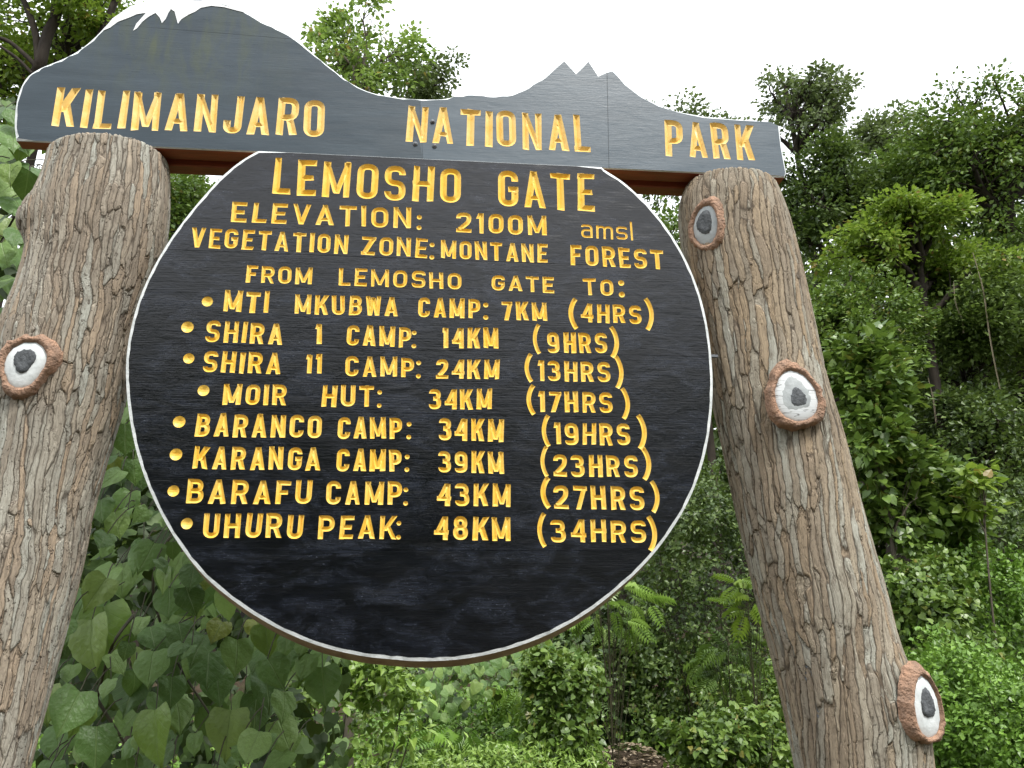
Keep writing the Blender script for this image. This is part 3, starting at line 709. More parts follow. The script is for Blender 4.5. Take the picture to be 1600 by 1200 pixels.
LP, Lc, Lr = post('log_post', [(222, 84, 256), (262, 80, 264), (300, 70, 264), (345, 58, 263), (400, 50, 254), (460, 34, 236), (520, 6, 214), (570, -4, 204), (640, -8, 186), (700, -14, 166), (800, -42, 139), (900, -68, 119), (1000, -96, 93), (1100, -124, 68), (1190, -150, 44)], ztp, M_BARK_L,
                  'thick pitted post under the KILIMANJARO end of the name board, with one painted knot', [(-1.35, at(40, 352, YP)[2] - .0, .42, .05, .035)], tilt=.05)
RP, Rc, Rr = post('log_post', [(285, 1082, 1200), (312, 1061, 1212), (365, 1066, 1230), (435, 1076, 1247), (520, 1098, 1267), (600, 1112, 1285), (690, 1133, 1314), (792, 1154, 1340), (935, 1186, 1381), (1016, 1207, 1398), (1090, 1224, 1420), (1195, 1244, 1448)], ztp, M_BARK_R,
                  'ridged bark post under the PARK end of the name board, with three painted knots',
                  [(.12, at(1241, 622, YP - .15)[2], .30, .060, .030), (R(35), at(1424, 1110, YP - .05)[2], .46, .095, .037)], tilt=-.03)

def knot(T, fc, fr, px, py, phi, a_px, b_px, prot, rot, white, dark, wf=.66, hf=.33, mode=0, name='knot', amp=0.0, fixed=None):
    z = at(px, py, YP - .1)[2]
    c = np.array([fc(z), YP]); r = fr(z) + amp
    lo, hi = -1.5, 1.5
    for _ in range(40):                                            # where on the post the knot sits
        ang = (lo + hi) / 2; q = np.array([c[0] + r * math.sin(ang), c[1] - r * math.cos(ang), z]) - CAM
        if 800 + FPX * (q @ RT) / (q @ FW) < px - phi * .0: lo = ang
        else: hi = ang
    pos = ang if fixed is None else R(fixed)
    surf = np.array([c[0] + math.sin(pos) * r, c[1] - math.cos(pos) * r]); ang = pos + R(phi); nrm = np.array([math.sin(ang), -math.cos(ang)])
    z = at(px, py, surf[1] + nrm[1] * prot)[2]
    ctr = np.array([surf[0], surf[1], z]); N = np.array([nrm[0], nrm[1], -.10]); N /= np.linalg.norm(N)
    U = np.cross(N, [0, 0, 1]) * -1; U /= np.linalg.norm(U); W = np.cross(N, U); W = W if W[2] > 0 else -W
    k = px_m(px, py, surf[1])
    a, b = a_px * k, b_px * k; n = 44
    wob = 1 + .035 * np.sin(np.arange(n) * 3 * 2 * math.pi / n + px) + rng.normal(0, .012, n)
    ce, se = math.cos(R(rot)), math.sin(R(rot))
    def ring(f, h, w=1.0, off=(0, 0)):
        t = np.linspace(0, 2 * math.pi, n, endpoint=False); x = a * f * np.cos(t) * (1 + (wob - 1) * w); y = b * f * np.sin(t) * (1 + (wob - 1) * w)
        x, y = x * ce + y * se + off[0] * a, -x * se + y * ce + off[1] * b
        return ctr + x[:, None] * U + y[:, None] * W + h * N
    K = None
    def loft(nm, rs, mat, cap, par):
        V = np.concatenate(rs); F = [(k_ * n + i, k_ * n + (i + 1) % n, (k_ + 1) * n + (i + 1) % n, (k_ + 1) * n + i) for k_ in range(len(rs) - 1) for i in range(n)]
        if cap: F.append(tuple(range((len(rs) - 1) * n, len(rs) * n)))
        # outward orientation
        v = V[list(F[0])]; fn = np.cross(v[1] - v[0], v[2] - v[0]); 
        if np.dot(fn, v.mean(0) - ctr) < 0 and not cap: F = [f[::-1] for f in F]
        return obj(nm, mesh_np(nm, V, faces=F, smooth=True), mat, par)
    K = loft(name, [ring(1.06, -.022, 2), ring(1.03, -.004, 2.8), ring(.99, prot * .4, 2.6), ring(.95, prot * .75, 2), ring(.90, prot * .94, 1.5), ring(.84, prot, 1.2), ring(wf + .05, prot - .002), ring(wf, prot - .008)], M_RING, False, T)
    wr = [ring(wf + .01, prot - .009), ring(wf * .9, prot - .005), ring(wf * .5, prot - .004), ring(wf * .1, prot - .004)]
    loft('wood_face', wr, white, True, K)
    off = (0, .10) if mode == 0 else (-.05, .12)
    if mode == 0:
        loft('heartwood', [ring(hf * 1.06, prot - .0045, 2, off), ring(hf, prot - .001, 3, off), ring(hf * .6, prot - .0025, 3, off), ring(hf * .1, prot - .003, 1, off)], dark, True, K)
    else:
        loft('heartwood', [ring(hf * .74, prot - .0040, 3, (.06, -.04)), ring(hf * .62, prot - .0018, 3.5, (.06, -.04)), ring(hf * .1, prot - .002, 1, (.06, -.04))], dark, True, K)
        loft('heartwood', [ring(hf * 1.25, prot - .0045, 3, (-.02, .04)), ring(hf * 1.1, prot - .0032, 3.5, (-.02, .04)), ring(hf * .1, prot - .0034, 1, (-.02, .04))], M_KGREY, True, K)
knot(LP, Lc, Lr, 43, 567, 2, 43, 51, .012, 22, M_KWHITE, M_KDARK, .73, .36)
knot(RP, Rc, Rr, 1104, 351, 0, 30, 44, .013, 6, M_KGREY, M_KDARK, .72, .42)
knot(RP, Rc, Rr, 1241, 618, 2, 43, 53, .010, -14, M_KCRACK, M_KDARK, .76, .40, mode=1, amp=.028)
knot(RP, Rc, Rr, 1424, 1106, -4, 44, 60, .013, -22, M_KWHITE, M_KDARK, .78, .36, amp=.032, fixed=33)
# long charred scar low on the right post
def scar():
    n = 26; V = []; 
    for i in range(n + 1):
        t = i / n; py = 1008 + t * 120; z = at(1222, py, YP - .06)[2]; r = Rr(z) + .001
        for j, ph in enumerate((-.98, -.90, -.80)):
            w = math.sin(math.pi * min(max(t, .02), .98)) ** .6; p = -.88 + (ph + .88) * w
            V.append((Rc(z) + r * math.sin(p), YP - r * math.cos(p), z))
    F = [(i * 3 + j, i * 3 + j + 1, i * 3 + j + 4, i * 3 + j + 3) for i in range(n) for j in range(2)]
    obj('dark_scar', mesh_np('dark_scar', V, faces=F, smooth=True), M_KDARK, RP)
scar()

# ---------------------------------------------------------------- plants
LEAF_Q = (np.array([(0, 0, 0), (.34, .42, .07), (0, 1, -.05), (-.34, .42, .07)]), np.array([(0, 1, 2), (0, 2, 3)]))
LEAF_L = (np.array([(0, 0, 0), (.16, .25, .05), (.17, .6, .03), (0, 1, -.12), (-.17, .6, .03), (-.16, .25, .05), (0, .45, 0)]), np.array([(0, 1, 6), (1, 2, 6), (2, 3, 6), (3, 4, 6), (4, 5, 6), (5, 0, 6)]))
LEAF_W = (LEAF_L[0] * [1.45, 1, 1], LEAF_L[1])
LEAF_H = (np.array([(0, .06, 0), (.24, -.06, .03), (.42, .18, .02), (.33, .52, 0), (0, 1, -.16), (-.33, .52, 0), (-.42, .18, .02), (-.24, -.06, .03), (0, .45, -.03)]),
          np.array([(0, 1, 8), (1, 2, 8), (2, 3, 8), (3, 4, 8), (4, 5, 8), (5, 6, 8), (6, 7, 8), (7, 0, 8)]))
def frond_t():
    V = []; F = []
    for i, t in enumerate(np.linspace(.14, 1, 8)):
        l = .34 * math.sin(math.pi * (.15 + .75 * t)) + .08
        for s in (-1, 1):
            b = len(V); y = t * .9; z = -.13 * t * t
            V += [(0, y, z), (s * l * .5, y + .11, z + .02), (s * l, y + .13, z - .06), (s * l * .55, y - .035 + .03, z + .01)]
            F += [(b, b + 1, b + 2), (b, b + 2, b + 3)] if s > 0 else [(b, b + 2, b + 1), (b, b + 3, b + 2)]
    b = len(V); V += [(-.008, 0, 0), (.008, 0, 0), (0, .5, -.05), (0, .98, -.21)]; F += [(b, b + 1, b + 2), (b + 2, b + 1, b + 3)]
    return np.array(V), np.array(F)
FROND = frond_t()
def unit(v): return v / np.maximum(np.linalg.norm(v, axis=-1, keepdims=True), 1e-9)
def scatter(T, P, D, N, S, tone):
    """one vertex array from copies of leaf T at P, pointing along D, facing N, of length S"""
    V, F = T; D = unit(D); Sd = unit(np.cross(D, N)); N = np.cross(Sd, D)
    n = len(P); S = np.broadcast_to(S, (n,))
    W = P[:, None, :] + S[:, None, None] * (V[None, :, 0, None] * Sd[:, None] + V[None, :, 1, None] * D[:, None] + V[None, :, 2, None] * N[:, None])
    Fi = F[None] + (np.arange(n) * len(V))[:, None, None]
    return W.reshape(-1, 3), Fi.reshape(-1, 3), np.repeat(tone, len(V))
def leaf_mesh(name, T, P, D, N, S, g):
    V, F, t = scatter(T, P, D, N, S, g.random(len(P))); return mesh_np(name, V, tris=F, attr={'tone': t})
class Tubes:
    def __init__(s): s.V = []; s.F = []; s.n = 0
    def add(s, P, r0, r1, k=5):
        P = np.asarray(P, float); m = len(P)
        T = unit(np.gradient(P, axis=0)); ref = np.array([.3, .2, 1.0]) if abs(T[0, 2]) < .8 else np.array([1.0, .1, 0])
        A = unit(np.cross(T, ref)); B = np.cross(T, A); rr = np.linspace(r0, r1, m)[:, None, None]
        th = np.linspace(0, 2 * math.pi, k, endpoint=False)
        V = P[:, None] + rr * (np.cos(th)[None, :, None] * A[:, None] + np.sin(th)[None, :, None] * B[:, None])
        I = np.arange(m * k).reshape(m, k) + s.n; J = np.roll(I, -1, 1)
        s.F.append(np.stack([I[:-1], J[:-1], J[1:], I[1:]], -1).reshape(-1, 4)); s.V.append(V.reshape(-1, 3)); s.n += m * k
    def mesh(s, name): return mesh_np(name, np.concatenate(s.V), quads=np.concatenate(s.F), smooth=True)
def bez(a, b, c, n=7, g=None, j=0):
    t = np.linspace(0, 1, n)[:, None]; P = (1 - t) ** 2 * a + 2 * t * (1 - t) * b + t * t * c
    if g is not None and j: P[1:-1] += g.normal(0, j, (n - 2, 3))
    return P

def tree(label, cx, cy, rx, ry, Y, nleaf, lsize, lmat, seed, T=LEAF_Q, tips=90, droop=.25, tmat=None, thick=.13, group=None, name='broadleaf_tree', spread=.11, base=None, limbs=9, deep=None, cat='tree', extra=()):
    """a tree whose crown centre is seen at (cx, cy); trunk with limbs and twigs, leaves in clumps round the twig ends"""
    g = np.random.default_rng(seed); k = px_m(cx, cy, Y); c = at(cx, cy, Y); Rx, Rz = rx * k, ry * k; Ry = deep if deep else Rx * .8
    bx = c[0] if base is None else base[0]; by = c[1] if base is None else base[1]
    b = np.array([bx + g.normal(0, .15), by, 0]); b[2] = ground_h(b[0], b[1])
    root = thing(name, b, label, cat, group)
    tb = Tubes(); b0 = b - [0, 0, .15]
    hi = np.array([c[0] + g.normal(0, Rx * .1), c[1], c[2] + Rz * .35])
    mid = (b + hi) / 2 + g.normal(0, .12 * np.linalg.norm(hi - b) * .5, 3) * [1, 1, 0]
    tr = bez(b0, mid, hi, 16); tb.add(tr, thick, thick * .28, 8)
    # cluster centres on the crown's lumpy body
    d = unit(g.normal(0, 1, (limbs, 3)) + [0, 0, .25]); cl = c + d * np.array([Rx, Ry, Rz]) * g.uniform(.45, .78, (limbs, 1))
    rel = d * np.array([Rx, Ry, Rz]); tipP = []; tipD = []
    per = max(2, tips // limbs)
    for i in range(limbs):
        zt_ = min(max(cl[i, 2] - .35 * abs(Rx) - .2, tr[3, 2]), tr[-2, 2]); j = int(np.argmin(abs(tr[:, 2] - zt_))); a = tr[j]
        m_ = (a + cl[i]) / 2 + [0, 0, .12 * Rz] + g.normal(0, .08 * Rx, 3)
        lb = bez(a, m_, cl[i], 9, g, .03 * Rx * .5); tb.add(lb, thick * .42, thick * .12, 6)
        sc_ = np.array([Rx, Ry, Rz]) * .44
        for q in range(per):
            e = unit(g.normal(0, 1, 3)) * g.uniform(.35, 1.0) ** .5 * sc_; tp = cl[i] + e
            u = (tp - c) / np.array([Rx, Ry, Rz]); un = np.linalg.norm(u)
            if un > 1: tp = c + (tp - c) / un
            a2 = lb[int(g.integers(3, 9))]; m2 = (a2 + tp) / 2 + [0, 0, .1 * np.linalg.norm(tp - a2)]
            tw = bez(a2, m2, tp, 5, g, .02); tb.add(tw, thick * .11, thick * .035, 4)
            tipP += [tw[-1], tw[-2], tw[-1]]; tipD += [tw[-1] - tw[-2]] * 3
    for pts, r0, r1 in extra: tb.add(catmull(np.array([at(*p) for p in pts]), 5, False), r0, r1, 8)
    tipP = np.array(tipP); tipD = unit(np.array(tipD)); obj('trunk', tb.mesh('trunk'), tmat or M_TRUNK, root, origin=b)
    idx = g.integers(0, len(tipP), nleaf); sg = spread * (Rx + Rz) * g.uniform(.6, 1.2, (nleaf, 1))
    off = unit(g.normal(0, 1, (nleaf, 3))) * (g.random((nleaf, 1)) ** .55) * 1.9 * sg * [1, 1, .55]; P = tipP[idx] + off
    D = unit(off + .4 * tipD[idx] * sg + g.normal(0, .4, (nleaf, 3)) * sg + [0, 0, -droop] * sg); N = unit(g.normal(0, .55, (nleaf, 3)) + [0, -.15, 1.0])
    obj('crown', leaf_mesh('crown', T, P, D, N, lsize * g.uniform(.6, 1.25, nleaf), g), lmat, root, origin=b)
    return root

def bush(label, cx, cy, rx, ry, Y, nleaf, lsize, lmat, seed, T=LEAF_Q, name='leafy_bush', deep=None, stems=8, group=None, lump=.30, cat='bush', pieces=0, up=.7, inner=.35):
    """leaves on the lumpy shell of a mound seen round (cx, cy), stems inside"""
    g = np.random.default_rng(seed); k = px_m(cx, cy, Y); c = at(cx, cy, Y); Rr_ = np.array([rx * k, deep if deep else rx * k * .8, ry * k])
    b = np.array([c[0], c[1], float(ground_h(c[0], c[1]))]); root = thing(name, b, label, cat, group)
    tb = Tubes(); ph = g.uniform(0, 6.28, 6)
    def shell(n, lo):
        d = unit(g.normal(0, 1, (n, 3))); rad = 1 + lump * (np.sin(4 * d[:, 0] + ph[0]) * np.sin(5 * d[:, 2] + ph[1]) + .6 * np.sin(9 * d[:, 0] + ph[2]) * np.cos(8 * d[:, 2] + ph[3]) + .4 * np.sin(14 * d[:, 1] + 12 * d[:, 0] + ph[4]))
        f = g.uniform(lo ** 3, 1, n) ** (1 / 3); return c + d * Rr_ * (rad * f)[:, None], d, f
    sp_, sd, _ = shell(stems, .75)
    for q in range(stems):
        a = b + [g.normal(0, .12 * Rr_[0]), g.normal(0, .12 * Rr_[1]), -.06]; tb.add(bez(a, (a + sp_[q]) / 2 + [0, 0, .12 * Rr_[2]], sp_[q], 7, g, .012), .005 * (1 + Rr_[0]), .003, 5)
    obj('stem', tb.mesh('stem'), M_STEM, root, origin=b)
    # leaves sit in small sprays
    nleaf = int(nleaf * 1.25); ns = max(8, nleaf // 9); sp2, d2, f2 = shell(ns, inner)
    idx = np.repeat(np.arange(ns), 9)[:nleaf]; n = len(idx)
    P = sp2[idx] + g.normal(0, lsize * .55, (n, 3)); D = unit(d2[idx] * .35 + g.normal(0, .65, (n, 3)) + [0, 0, -.15]); N = unit(g.normal(0, .42, (n, 3)) + d2[idx] * .45 + [0, -.1, up])
    dn = max(0.0, c[2] - b[2] - Rr_[2]); low = np.clip((c[2] + .1 * Rr_[2] - P[:, 2]) / Rr_[2], 0, 1); P[:, 2] -= low * dn * .95       # the lower leaves reach the ground
    keep = P[:, 2] > ground_h(P[:, 0], P[:, 1]) + .01; P, D, N, idx = P[keep], D[keep], N[keep], idx[keep]; S = lsize * g.uniform(.55, 1.2, len(P))
    if pieces:                                   # those that show largest as leaves of their own
        vis = -(P[:, 1]) + .4 * g.random(len(P)) + 0.3 * (P[:, 2] - c[2]); o = np.argsort(-vis); big = o[:pieces]; rest = o[pieces:]
        var = [mesh_np('leaf', T[0] * [1 + .1 * v, 1, 1 + v], tris=T[1], attr={'tone': np.full(len(T[0]), v / 5)}) for v in range(5)]
        for v in var: v.materials.append(lmat)
        for i in big: leaf_obj(var[int(g.integers(0, 5))], root, P[i], D[i], N[i], S[i])
    else: rest = np.arange(len(P))
    o = obj('foliage', leaf_mesh('foliage', T, P[rest], D[rest], N[rest], S[rest], g), lmat, root, origin=b)
    if pieces: o['kind'] = 'stuff'
    return root
def leaf_obj(me, root, P, D, N, S, name='leaf'):
    D = unit(np.array(D)); Sd = unit(np.cross(D, N)); N = np.cross(Sd, D); S = float(S)
    o = bpy.data.objects.new(name, me); C.objects.link(o); o.parent = root; bl = root.location
    o.matrix_local = Matrix(((Sd[0] * S, D[0] * S, N[0] * S, P[0] - bl[0]), (Sd[1] * S, D[1] * S, N[1] * S, P[1] - bl[1]), (Sd[2] * S, D[2] * S, N[2] * S, P[2] - bl[2]), (0, 0, 0, 1)))
    return o

# ---- large heart-shaped leaves of the climber
def heart_mesh(seed, curl, fold, mat):
    g = np.random.default_rng(seed); n = 11; V = []; UV = []
    def half(t):     # half-width along the leaf, t from base lobes to tip
        return .44 * (max(math.sin(math.pi * min(t * .80 + .22, 1.0)), 0) ** .75) * (1 - t ** 5) + .012 * (1 - t)
    rows = np.linspace(0, 1, n)
    for t in rows:
        w = half(t) * (1 + .03 * g.normal()); y0 = t
        for s in (-1, -.66, -.33, 0, .33, .66, 1):
            lobe = -.10 * abs(s) ** 1.3 * (1 - t) ** 3 + .02 * (1 - abs(s)) * (1 - t) ** 4 + .06 * (abs(s) ** 3) * (1 - t) ** 5
            x = s * w; y = y0 + lobe
            z = fold * abs(x) - curl * (y ** 2) - .16 * abs(s) ** 3 * w + .02 * math.sin(9 * y + 5 * s + seed)
            V.append((x, y, z)); UV.append((.5 + x, y))
    F = [(i * 7 + j, i * 7 + j + 1, (i + 1) * 7 + j + 1, (i + 1) * 7 + j) for i in range(n - 1) for j in range(6)]
    me = mesh_np('leaf', V, faces=F, smooth=True, attr={'tone': np.full(len(V), 0.0)})
    uv = me.uv_layers.new(name='UVMap'); li = np.array([i for f in F for i in f]); uv.data.foreach_set('uv', np.array(UV)[li].astype(np.float32).ravel())
    me.materials.append(mat); return me
hearts = [heart_mesh(i, .10 + .07 * (i % 4), .10 + .09 * (i % 3), L_HEART) for i in range(8)]
young = [heart_mesh(20 + i, .25, .35, L_YOUNG) for i in range(3)]
def climber(label, spots, Ys, size, seed, backing, group=None, bare=(), stems=()):
    g = np.random.default_rng(seed); P0 = at(*spots[0][:2], Ys[1]); b = np.array([P0[0], Ys[1] + .25, 0.0]); b[2] = float(ground_h(b[0], b[1]))
    root = thing('climbing_vine', b, label, 'vine', group); tb = Tubes(); tp_ = Tubes()
    for (x, y, sz, yo) in spots:
        Y_ = Ys[0] + (Ys[1] - Ys[0]) * g.random() ** 1.3; P = at(x, y, Y_); S = sz * px_m(x, y, Y_)
        D = unit(np.array([g.normal(0, .5), -.55 + g.normal(0, .35), -1.0])); N = unit(np.array([g.normal(0, .45), -1.0 + g.normal(0, .25), 1.4 + g.normal(0, .5)]))
        if yo: D = unit(np.array([g.normal(0, .3), -.3, -1.0])); N = unit(np.array([g.normal(0, .5), -1.0, .5]))
        leaf_obj((young if yo else hearts)[int(g.integers(0, 3 if yo else 8))], root, P - D * S * .45, D, N, S)
        a = P - D * S * .45; q = a + [g.normal(0, .03), .10, .05 + .05 * g.random()]; tp_.add(bez(a, (a + q) / 2 + [0, 0, .03], q, 4), .0016, .0022, 4)
    for st in stems:
        pts = np.array([at(x, y, Y_) for x, y, Y_ in st]); tb = Tubes(); tb.add(catmull(pts, 6, False), .006, .0035, 5)
        obj('stem', tb.mesh('stem'), M_STEM, root, origin=b)
    obj('leaf_stalks', tp_.mesh('leaf_stalks'), M_STEM, root, origin=b)['kind'] = 'stuff'
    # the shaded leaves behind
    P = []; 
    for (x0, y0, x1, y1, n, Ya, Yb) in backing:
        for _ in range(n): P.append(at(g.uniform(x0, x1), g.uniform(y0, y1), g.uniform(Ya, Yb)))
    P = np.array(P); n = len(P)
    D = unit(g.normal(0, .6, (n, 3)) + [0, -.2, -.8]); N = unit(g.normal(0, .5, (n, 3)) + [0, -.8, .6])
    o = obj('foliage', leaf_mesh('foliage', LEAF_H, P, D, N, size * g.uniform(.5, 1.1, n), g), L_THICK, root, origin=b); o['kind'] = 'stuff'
    return root
g = np.random.default_rng(5)
sp1 = [(190, 905, 62, 0), (150, 925, 60, 1), (120, 960, 95, 0), (165, 985, 92, 1), (140, 1005, 88, 1), (215, 870, 50, 0), (205, 690, 62, 0), (182, 660, 55, 1), (185, 735, 58, 0), (195, 785, 48, 0), (180, 815, 46, 1), (262, 965, 66, 0), (265, 1010, 70, 0),
       (235, 1040, 62, 0), (280, 1060, 66, 0), (110, 1110, 78, 0), (72, 1100, 60, 1), (205, 1080, 76, 0), (240, 1150, 92, 1), (245, 1175, 80, 0), (200, 1130, 56, 0), (335, 1130, 62, 0), (355, 1145, 78, 1), (375, 1105, 48, 0), (400, 1115, 62, 0), (430, 1050, 58, 0), (455, 1020, 40, 1),
       (310, 1010, 60, 0), (325, 1045, 66, 0), (370, 1025, 60, 0), (420, 1075, 64, 0), (445, 1150, 60, 0), (475, 1000, 52, 0), (490, 1040, 60, 0), (505, 1070, 66, 0), (350, 945, 52, 0), (320, 920, 58, 0), (405, 980, 48, 0), (300, 900, 48, 0), (360, 1180, 56, 0), (280, 1110, 60, 0), (150, 1165, 70, 0), (395, 1165, 58, 0), (430, 1190, 60, 0), (90, 1160, 60, 0), (340, 985, 44, 0), (255, 905, 48, 0), (285, 945, 46, 0), (445, 1100, 50, 0), (170, 1040, 60, 0)]
for _ in range(120):
    x = g.uniform(45, 500); y = g.uniform(840, 1240)
    if y < 940 - 0 and x > 330: continue
    sp1.append((x, y, g.uniform(28, 60), 1 if g.random() < .12 else 0))
for _ in range(30): sp1.append((g.uniform(130, 240), g.uniform(625, 860), g.uniform(32, 56), 1 if g.random() < .15 else 0))
climber('climber with large heart-shaped leaves between the thick pitted post and the round board', sp1, (.40, .95), .085, 31,
        [(20, 600, 540, 1260, 2200, 1.15, 2.1), (130, 620, 330, 900, 300, 1.0, 1.6)],
        stems=[[(290, 800, .9), (240, 900, .85), (265, 1010, .9), (330, 1120, .8)], [(350, 900, .9), (300, 840, 1.0), (240, 830, 1.1)], [(210, 960, .7), (175, 1010, .6), (150, 1100, .75)], [(470, 960, .9), (420, 930, .8), (330, 880, 1.0), (250, 850, 1.1)], [(150, 1090, .7), (200, 1170, .7)]])
sp2 = [(20, 210, 62, 0), (35, 195, 50, 1), (15, 265, 66, 0), (40, 290, 56, 0), (5, 300, 60, 0), (30, 320, 60, 0), (10, 360, 60, 1), (55, 330, 40, 0), (12, 400, 52, 0), (8, 440, 50, 0), (28, 455, 40, 0), (10, 235, 60, 0), (55, 300, 46, 0), (65, 270, 34, 0), (25, 370, 44, 0)]
for _ in range(60): sp2.append((g.uniform(-160, 55), g.uniform(170, 560), g.uniform(34, 60), 1 if g.random() < .15 else 0))
climber('heart-leaved climber beyond the outer edge of the thick pitted post, beneath the dark-limbed tree', sp2, (.5, 1.0), .085, 32, [(-260, 150, 75, 700, 900, .95, 1.9)], stems=[[(70, 280, .9), (40, 310, .8), (0, 380, .9)]])

# ---- mid distance shrubs below the boards
bush('bright green shrub with small pointed leaves under the round board, beside the large-leaved climber', 545, 1110, 114, 112, 2.3, 3700, .056, L_SHRUB, 41, T=LEAF_W, pieces=290, inner=.6, deep=.32, lump=.16, up=1.2)
def hanging_creeper():
    g = np.random.default_rng(77); spots = []
    for _ in range(120):
        x = g.uniform(640, 905); y = g.uniform(1015, 1105 + 20 * math.sin(x * .03)); spots.append((x, y, g.uniform(14, 25), 1 if g.random() < .06 else 0))
    climber('small heart-leaved creeper with bare drooping stems seen just under the bottom of the round board', spots, (3.6, 4.2), .07, 78, [(640, 990, 920, 1115, 200, 4.1, 4.8)],
            stems=[[(690, 1030, 3.9), (675, 1060, 3.8), (680, 1100, 3.8)], [(655, 1040, 3.9), (670, 1060, 3.8), (690, 1075, 3.8)], [(680, 1090, 3.8), (677, 1110, 3.8), (660, 1130, 3.8)]])
hanging_creeper()
def sapling(label, cx, cy, rx, ry, Y, nf, fl, lmat, seed, group='feathery saplings on the forest floor', pieces=True):
    """sapling with feathery compound fronds"""
    g = np.random.default_rng(seed); k = px_m(cx, cy, Y); c = at(cx, cy, Y); b = np.array([c[0], c[1], float(ground_h(c[0], c[1]))])
    root = thing('feathery_sapling', b, label, 'sapling', group); tb = Tubes()
    topz = c + [0, 0, ry * k * .5]; st = bez(b - [0, 0, .05], (b + topz) / 2 + g.normal(0, .05, 3), topz, 9); tb.add(st, .007, .003, 5)
    me = [mesh_np('frond', FROND[0] * [1, 1, 1 + v], tris=FROND[1], attr={'tone': np.full(len(FROND[0]), v / 4)}) for v in range(4)]
    for m in me: m.materials.append(lmat)
    for i in range(nf):
        d = unit(g.normal(0, 1, 3)); P = c + d * np.array([rx * k, rx * k * .7, ry * k]) * g.uniform(.25, .85)
        out = unit((P - c) * [1, 1, .4] + g.normal(0, .05, 3)); D = unit(out * .9 + [0, -.15, -.25 + g.normal(0, .25)]); N = unit(np.array([g.normal(0, .25), -.45, 1.0]))
        leaf_obj(me[int(g.integers(0, 4))], root, P, D, N, fl * g.uniform(.7, 1.15), 'frond')
        j = int(g.integers(3, 9)); tb.add(bez(st[j], (st[j] + P) / 2 + [0, 0, .04], P, 4), .002, .0012, 4)
    obj('stem', tb.mesh('stem'), M_STEM, root, origin=b)
sapling('feathery sapling beside the lower right edge of the round board, fronds fanned towards the right', 950, 948, 85, 62, 3.9, 52, .15, L_SHRUB, 51)
sapling('feathery sapling low between the small-leaved shrub and the soil patch, tallest of the low ones', 865, 1085, 90, 62, 4.4, 52, .18, L_SHRUB, 52)
sapling('feathery sapling at the bottom edge nearest the bright pointed-leaved shrub', 720, 1165, 95, 55, 3.8, 44, .19, L_COVER, 53)
sapling('dim feathery sapling in front of the ridged post, beside its charred scar', 1140, 1030, 85, 60, 4.6, 30, .18, L_MID, 54)
sapling('feathery sapling at the bottom edge just left of the soil patch', 840, 1175, 80, 50, 4.0, 50, .18, L_COVER, 55)
sapling('feathery sapling tucked against the middle of the ridged post, over the shaded hollow', 1170, 935, 50, 60, 4.4, 28, .18, L_BRIGHT, 56)
bush('dense low bush of tiny leaves behind the two bottom-edge saplings', 750, 1140, 145, 66, 4.8, 5200, .050, L_COVER, 61, inner=.5)
bush('rounded tangle of small heart leaves above the soil patch', 1030, 1060, 125, 85, 7.3, 7000, .060, L_MID, 62, T=LEAF_H, inner=.5)
bush('low spray of mixed leaves between the soil patch and the ridged post', 1180, 1130, 80, 90, 5.2, 4200, .060, L_MID, 63, inner=.4)
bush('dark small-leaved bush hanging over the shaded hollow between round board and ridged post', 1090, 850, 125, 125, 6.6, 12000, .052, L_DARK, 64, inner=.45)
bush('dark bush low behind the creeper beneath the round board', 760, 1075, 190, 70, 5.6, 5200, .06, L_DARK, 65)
bush('leafy green tangle at the bottom edge right of the soil patch, before the ridged post', 1130, 1175, 90, 55, 3.9, 5200, .05, L_MID, 67, T=LEAF_H, inner=.5)
bush('small-leaved bush before the stem of the feathery sapling at the round board edge', 875, 1075, 62, 52, 3.5, 5200, .045, L_MID, 69, T=LEAF_H, inner=.5)
bush('low clump of pointed leaves at the bottom edge below the feathery fronds', 800, 1205, 150, 40, 3.4, 4200, .045, L_SHRUB, 68, T=LEAF_L, inner=.5)
bush('leafy bush beneath the feathery sapling at the round board edge', 930, 1010, 110, 60, 7.4, 4200, .07, L_THICK, 66, T=LEAF_H)

# ---- right side: bank and saplings
sapl = dict(T=LEAF_H, group=None)
tree('slender broad-leaved sapling with pale green leaves just beyond the ridged post', 1370, 700, 95, 190, 5.2, 5200, .085, L_MID, 71, T=LEAF_H, tips=80, thick=.035, name='broad_leaved_sapling', spread=.075, limbs=14, cat='sapling', tmat=M_TRUNKG)
tree('broad-leaved sapling with olive leaves standing lower, in front of the dark forest gap', 1465, 830, 95, 120, 5.6, 3600, .08, L_MID, 72, T=LEAF_H, tips=60, thick=.03, name='broad_leaved_sapling', spread=.08, limbs=10, cat='sapling', tmat=M_TRUNKG)
tree('thin young sapling with a few yellow-green leaves reaching into the dark gap', 1535, 770, 50, 50, 5.0, 220, .085, L_BRIGHT, 73, T=LEAF_H, tips=24, thick=.016, name='broad_leaved_sapling', spread=.10, limbs=6, cat='sapling', tmat=M_TRUNKG)
bush('mixed mid-green bush at the foot of the broad-leaved saplings', 1420, 960, 110, 95, 5.0, 7500, .06, L_MID, 74, T=LEAF_H)
bush('lush bright bush crossing the outer edge of the view beside the saplings', 1570, 960, 110, 110, 5.4, 8500, .055, L_COVER, 75)
bush('low lush mound of small bright leaves behind the lowest painted knot', 1500, 1110, 120, 95, 4.2, 9500, .045, L_COVER, 76, inner=.6)
bush('low mound of bright leaves at the bottom edge, outermost on the bank', 1600, 1160, 100, 90, 3.7, 7000, .045, L_COVER, 79, inner=.6)
bush('shaded bush behind the bank mounds where the forest gap begins', 1560, 860, 130, 90, 7.5, 7500, .07, L_DARK, 80)

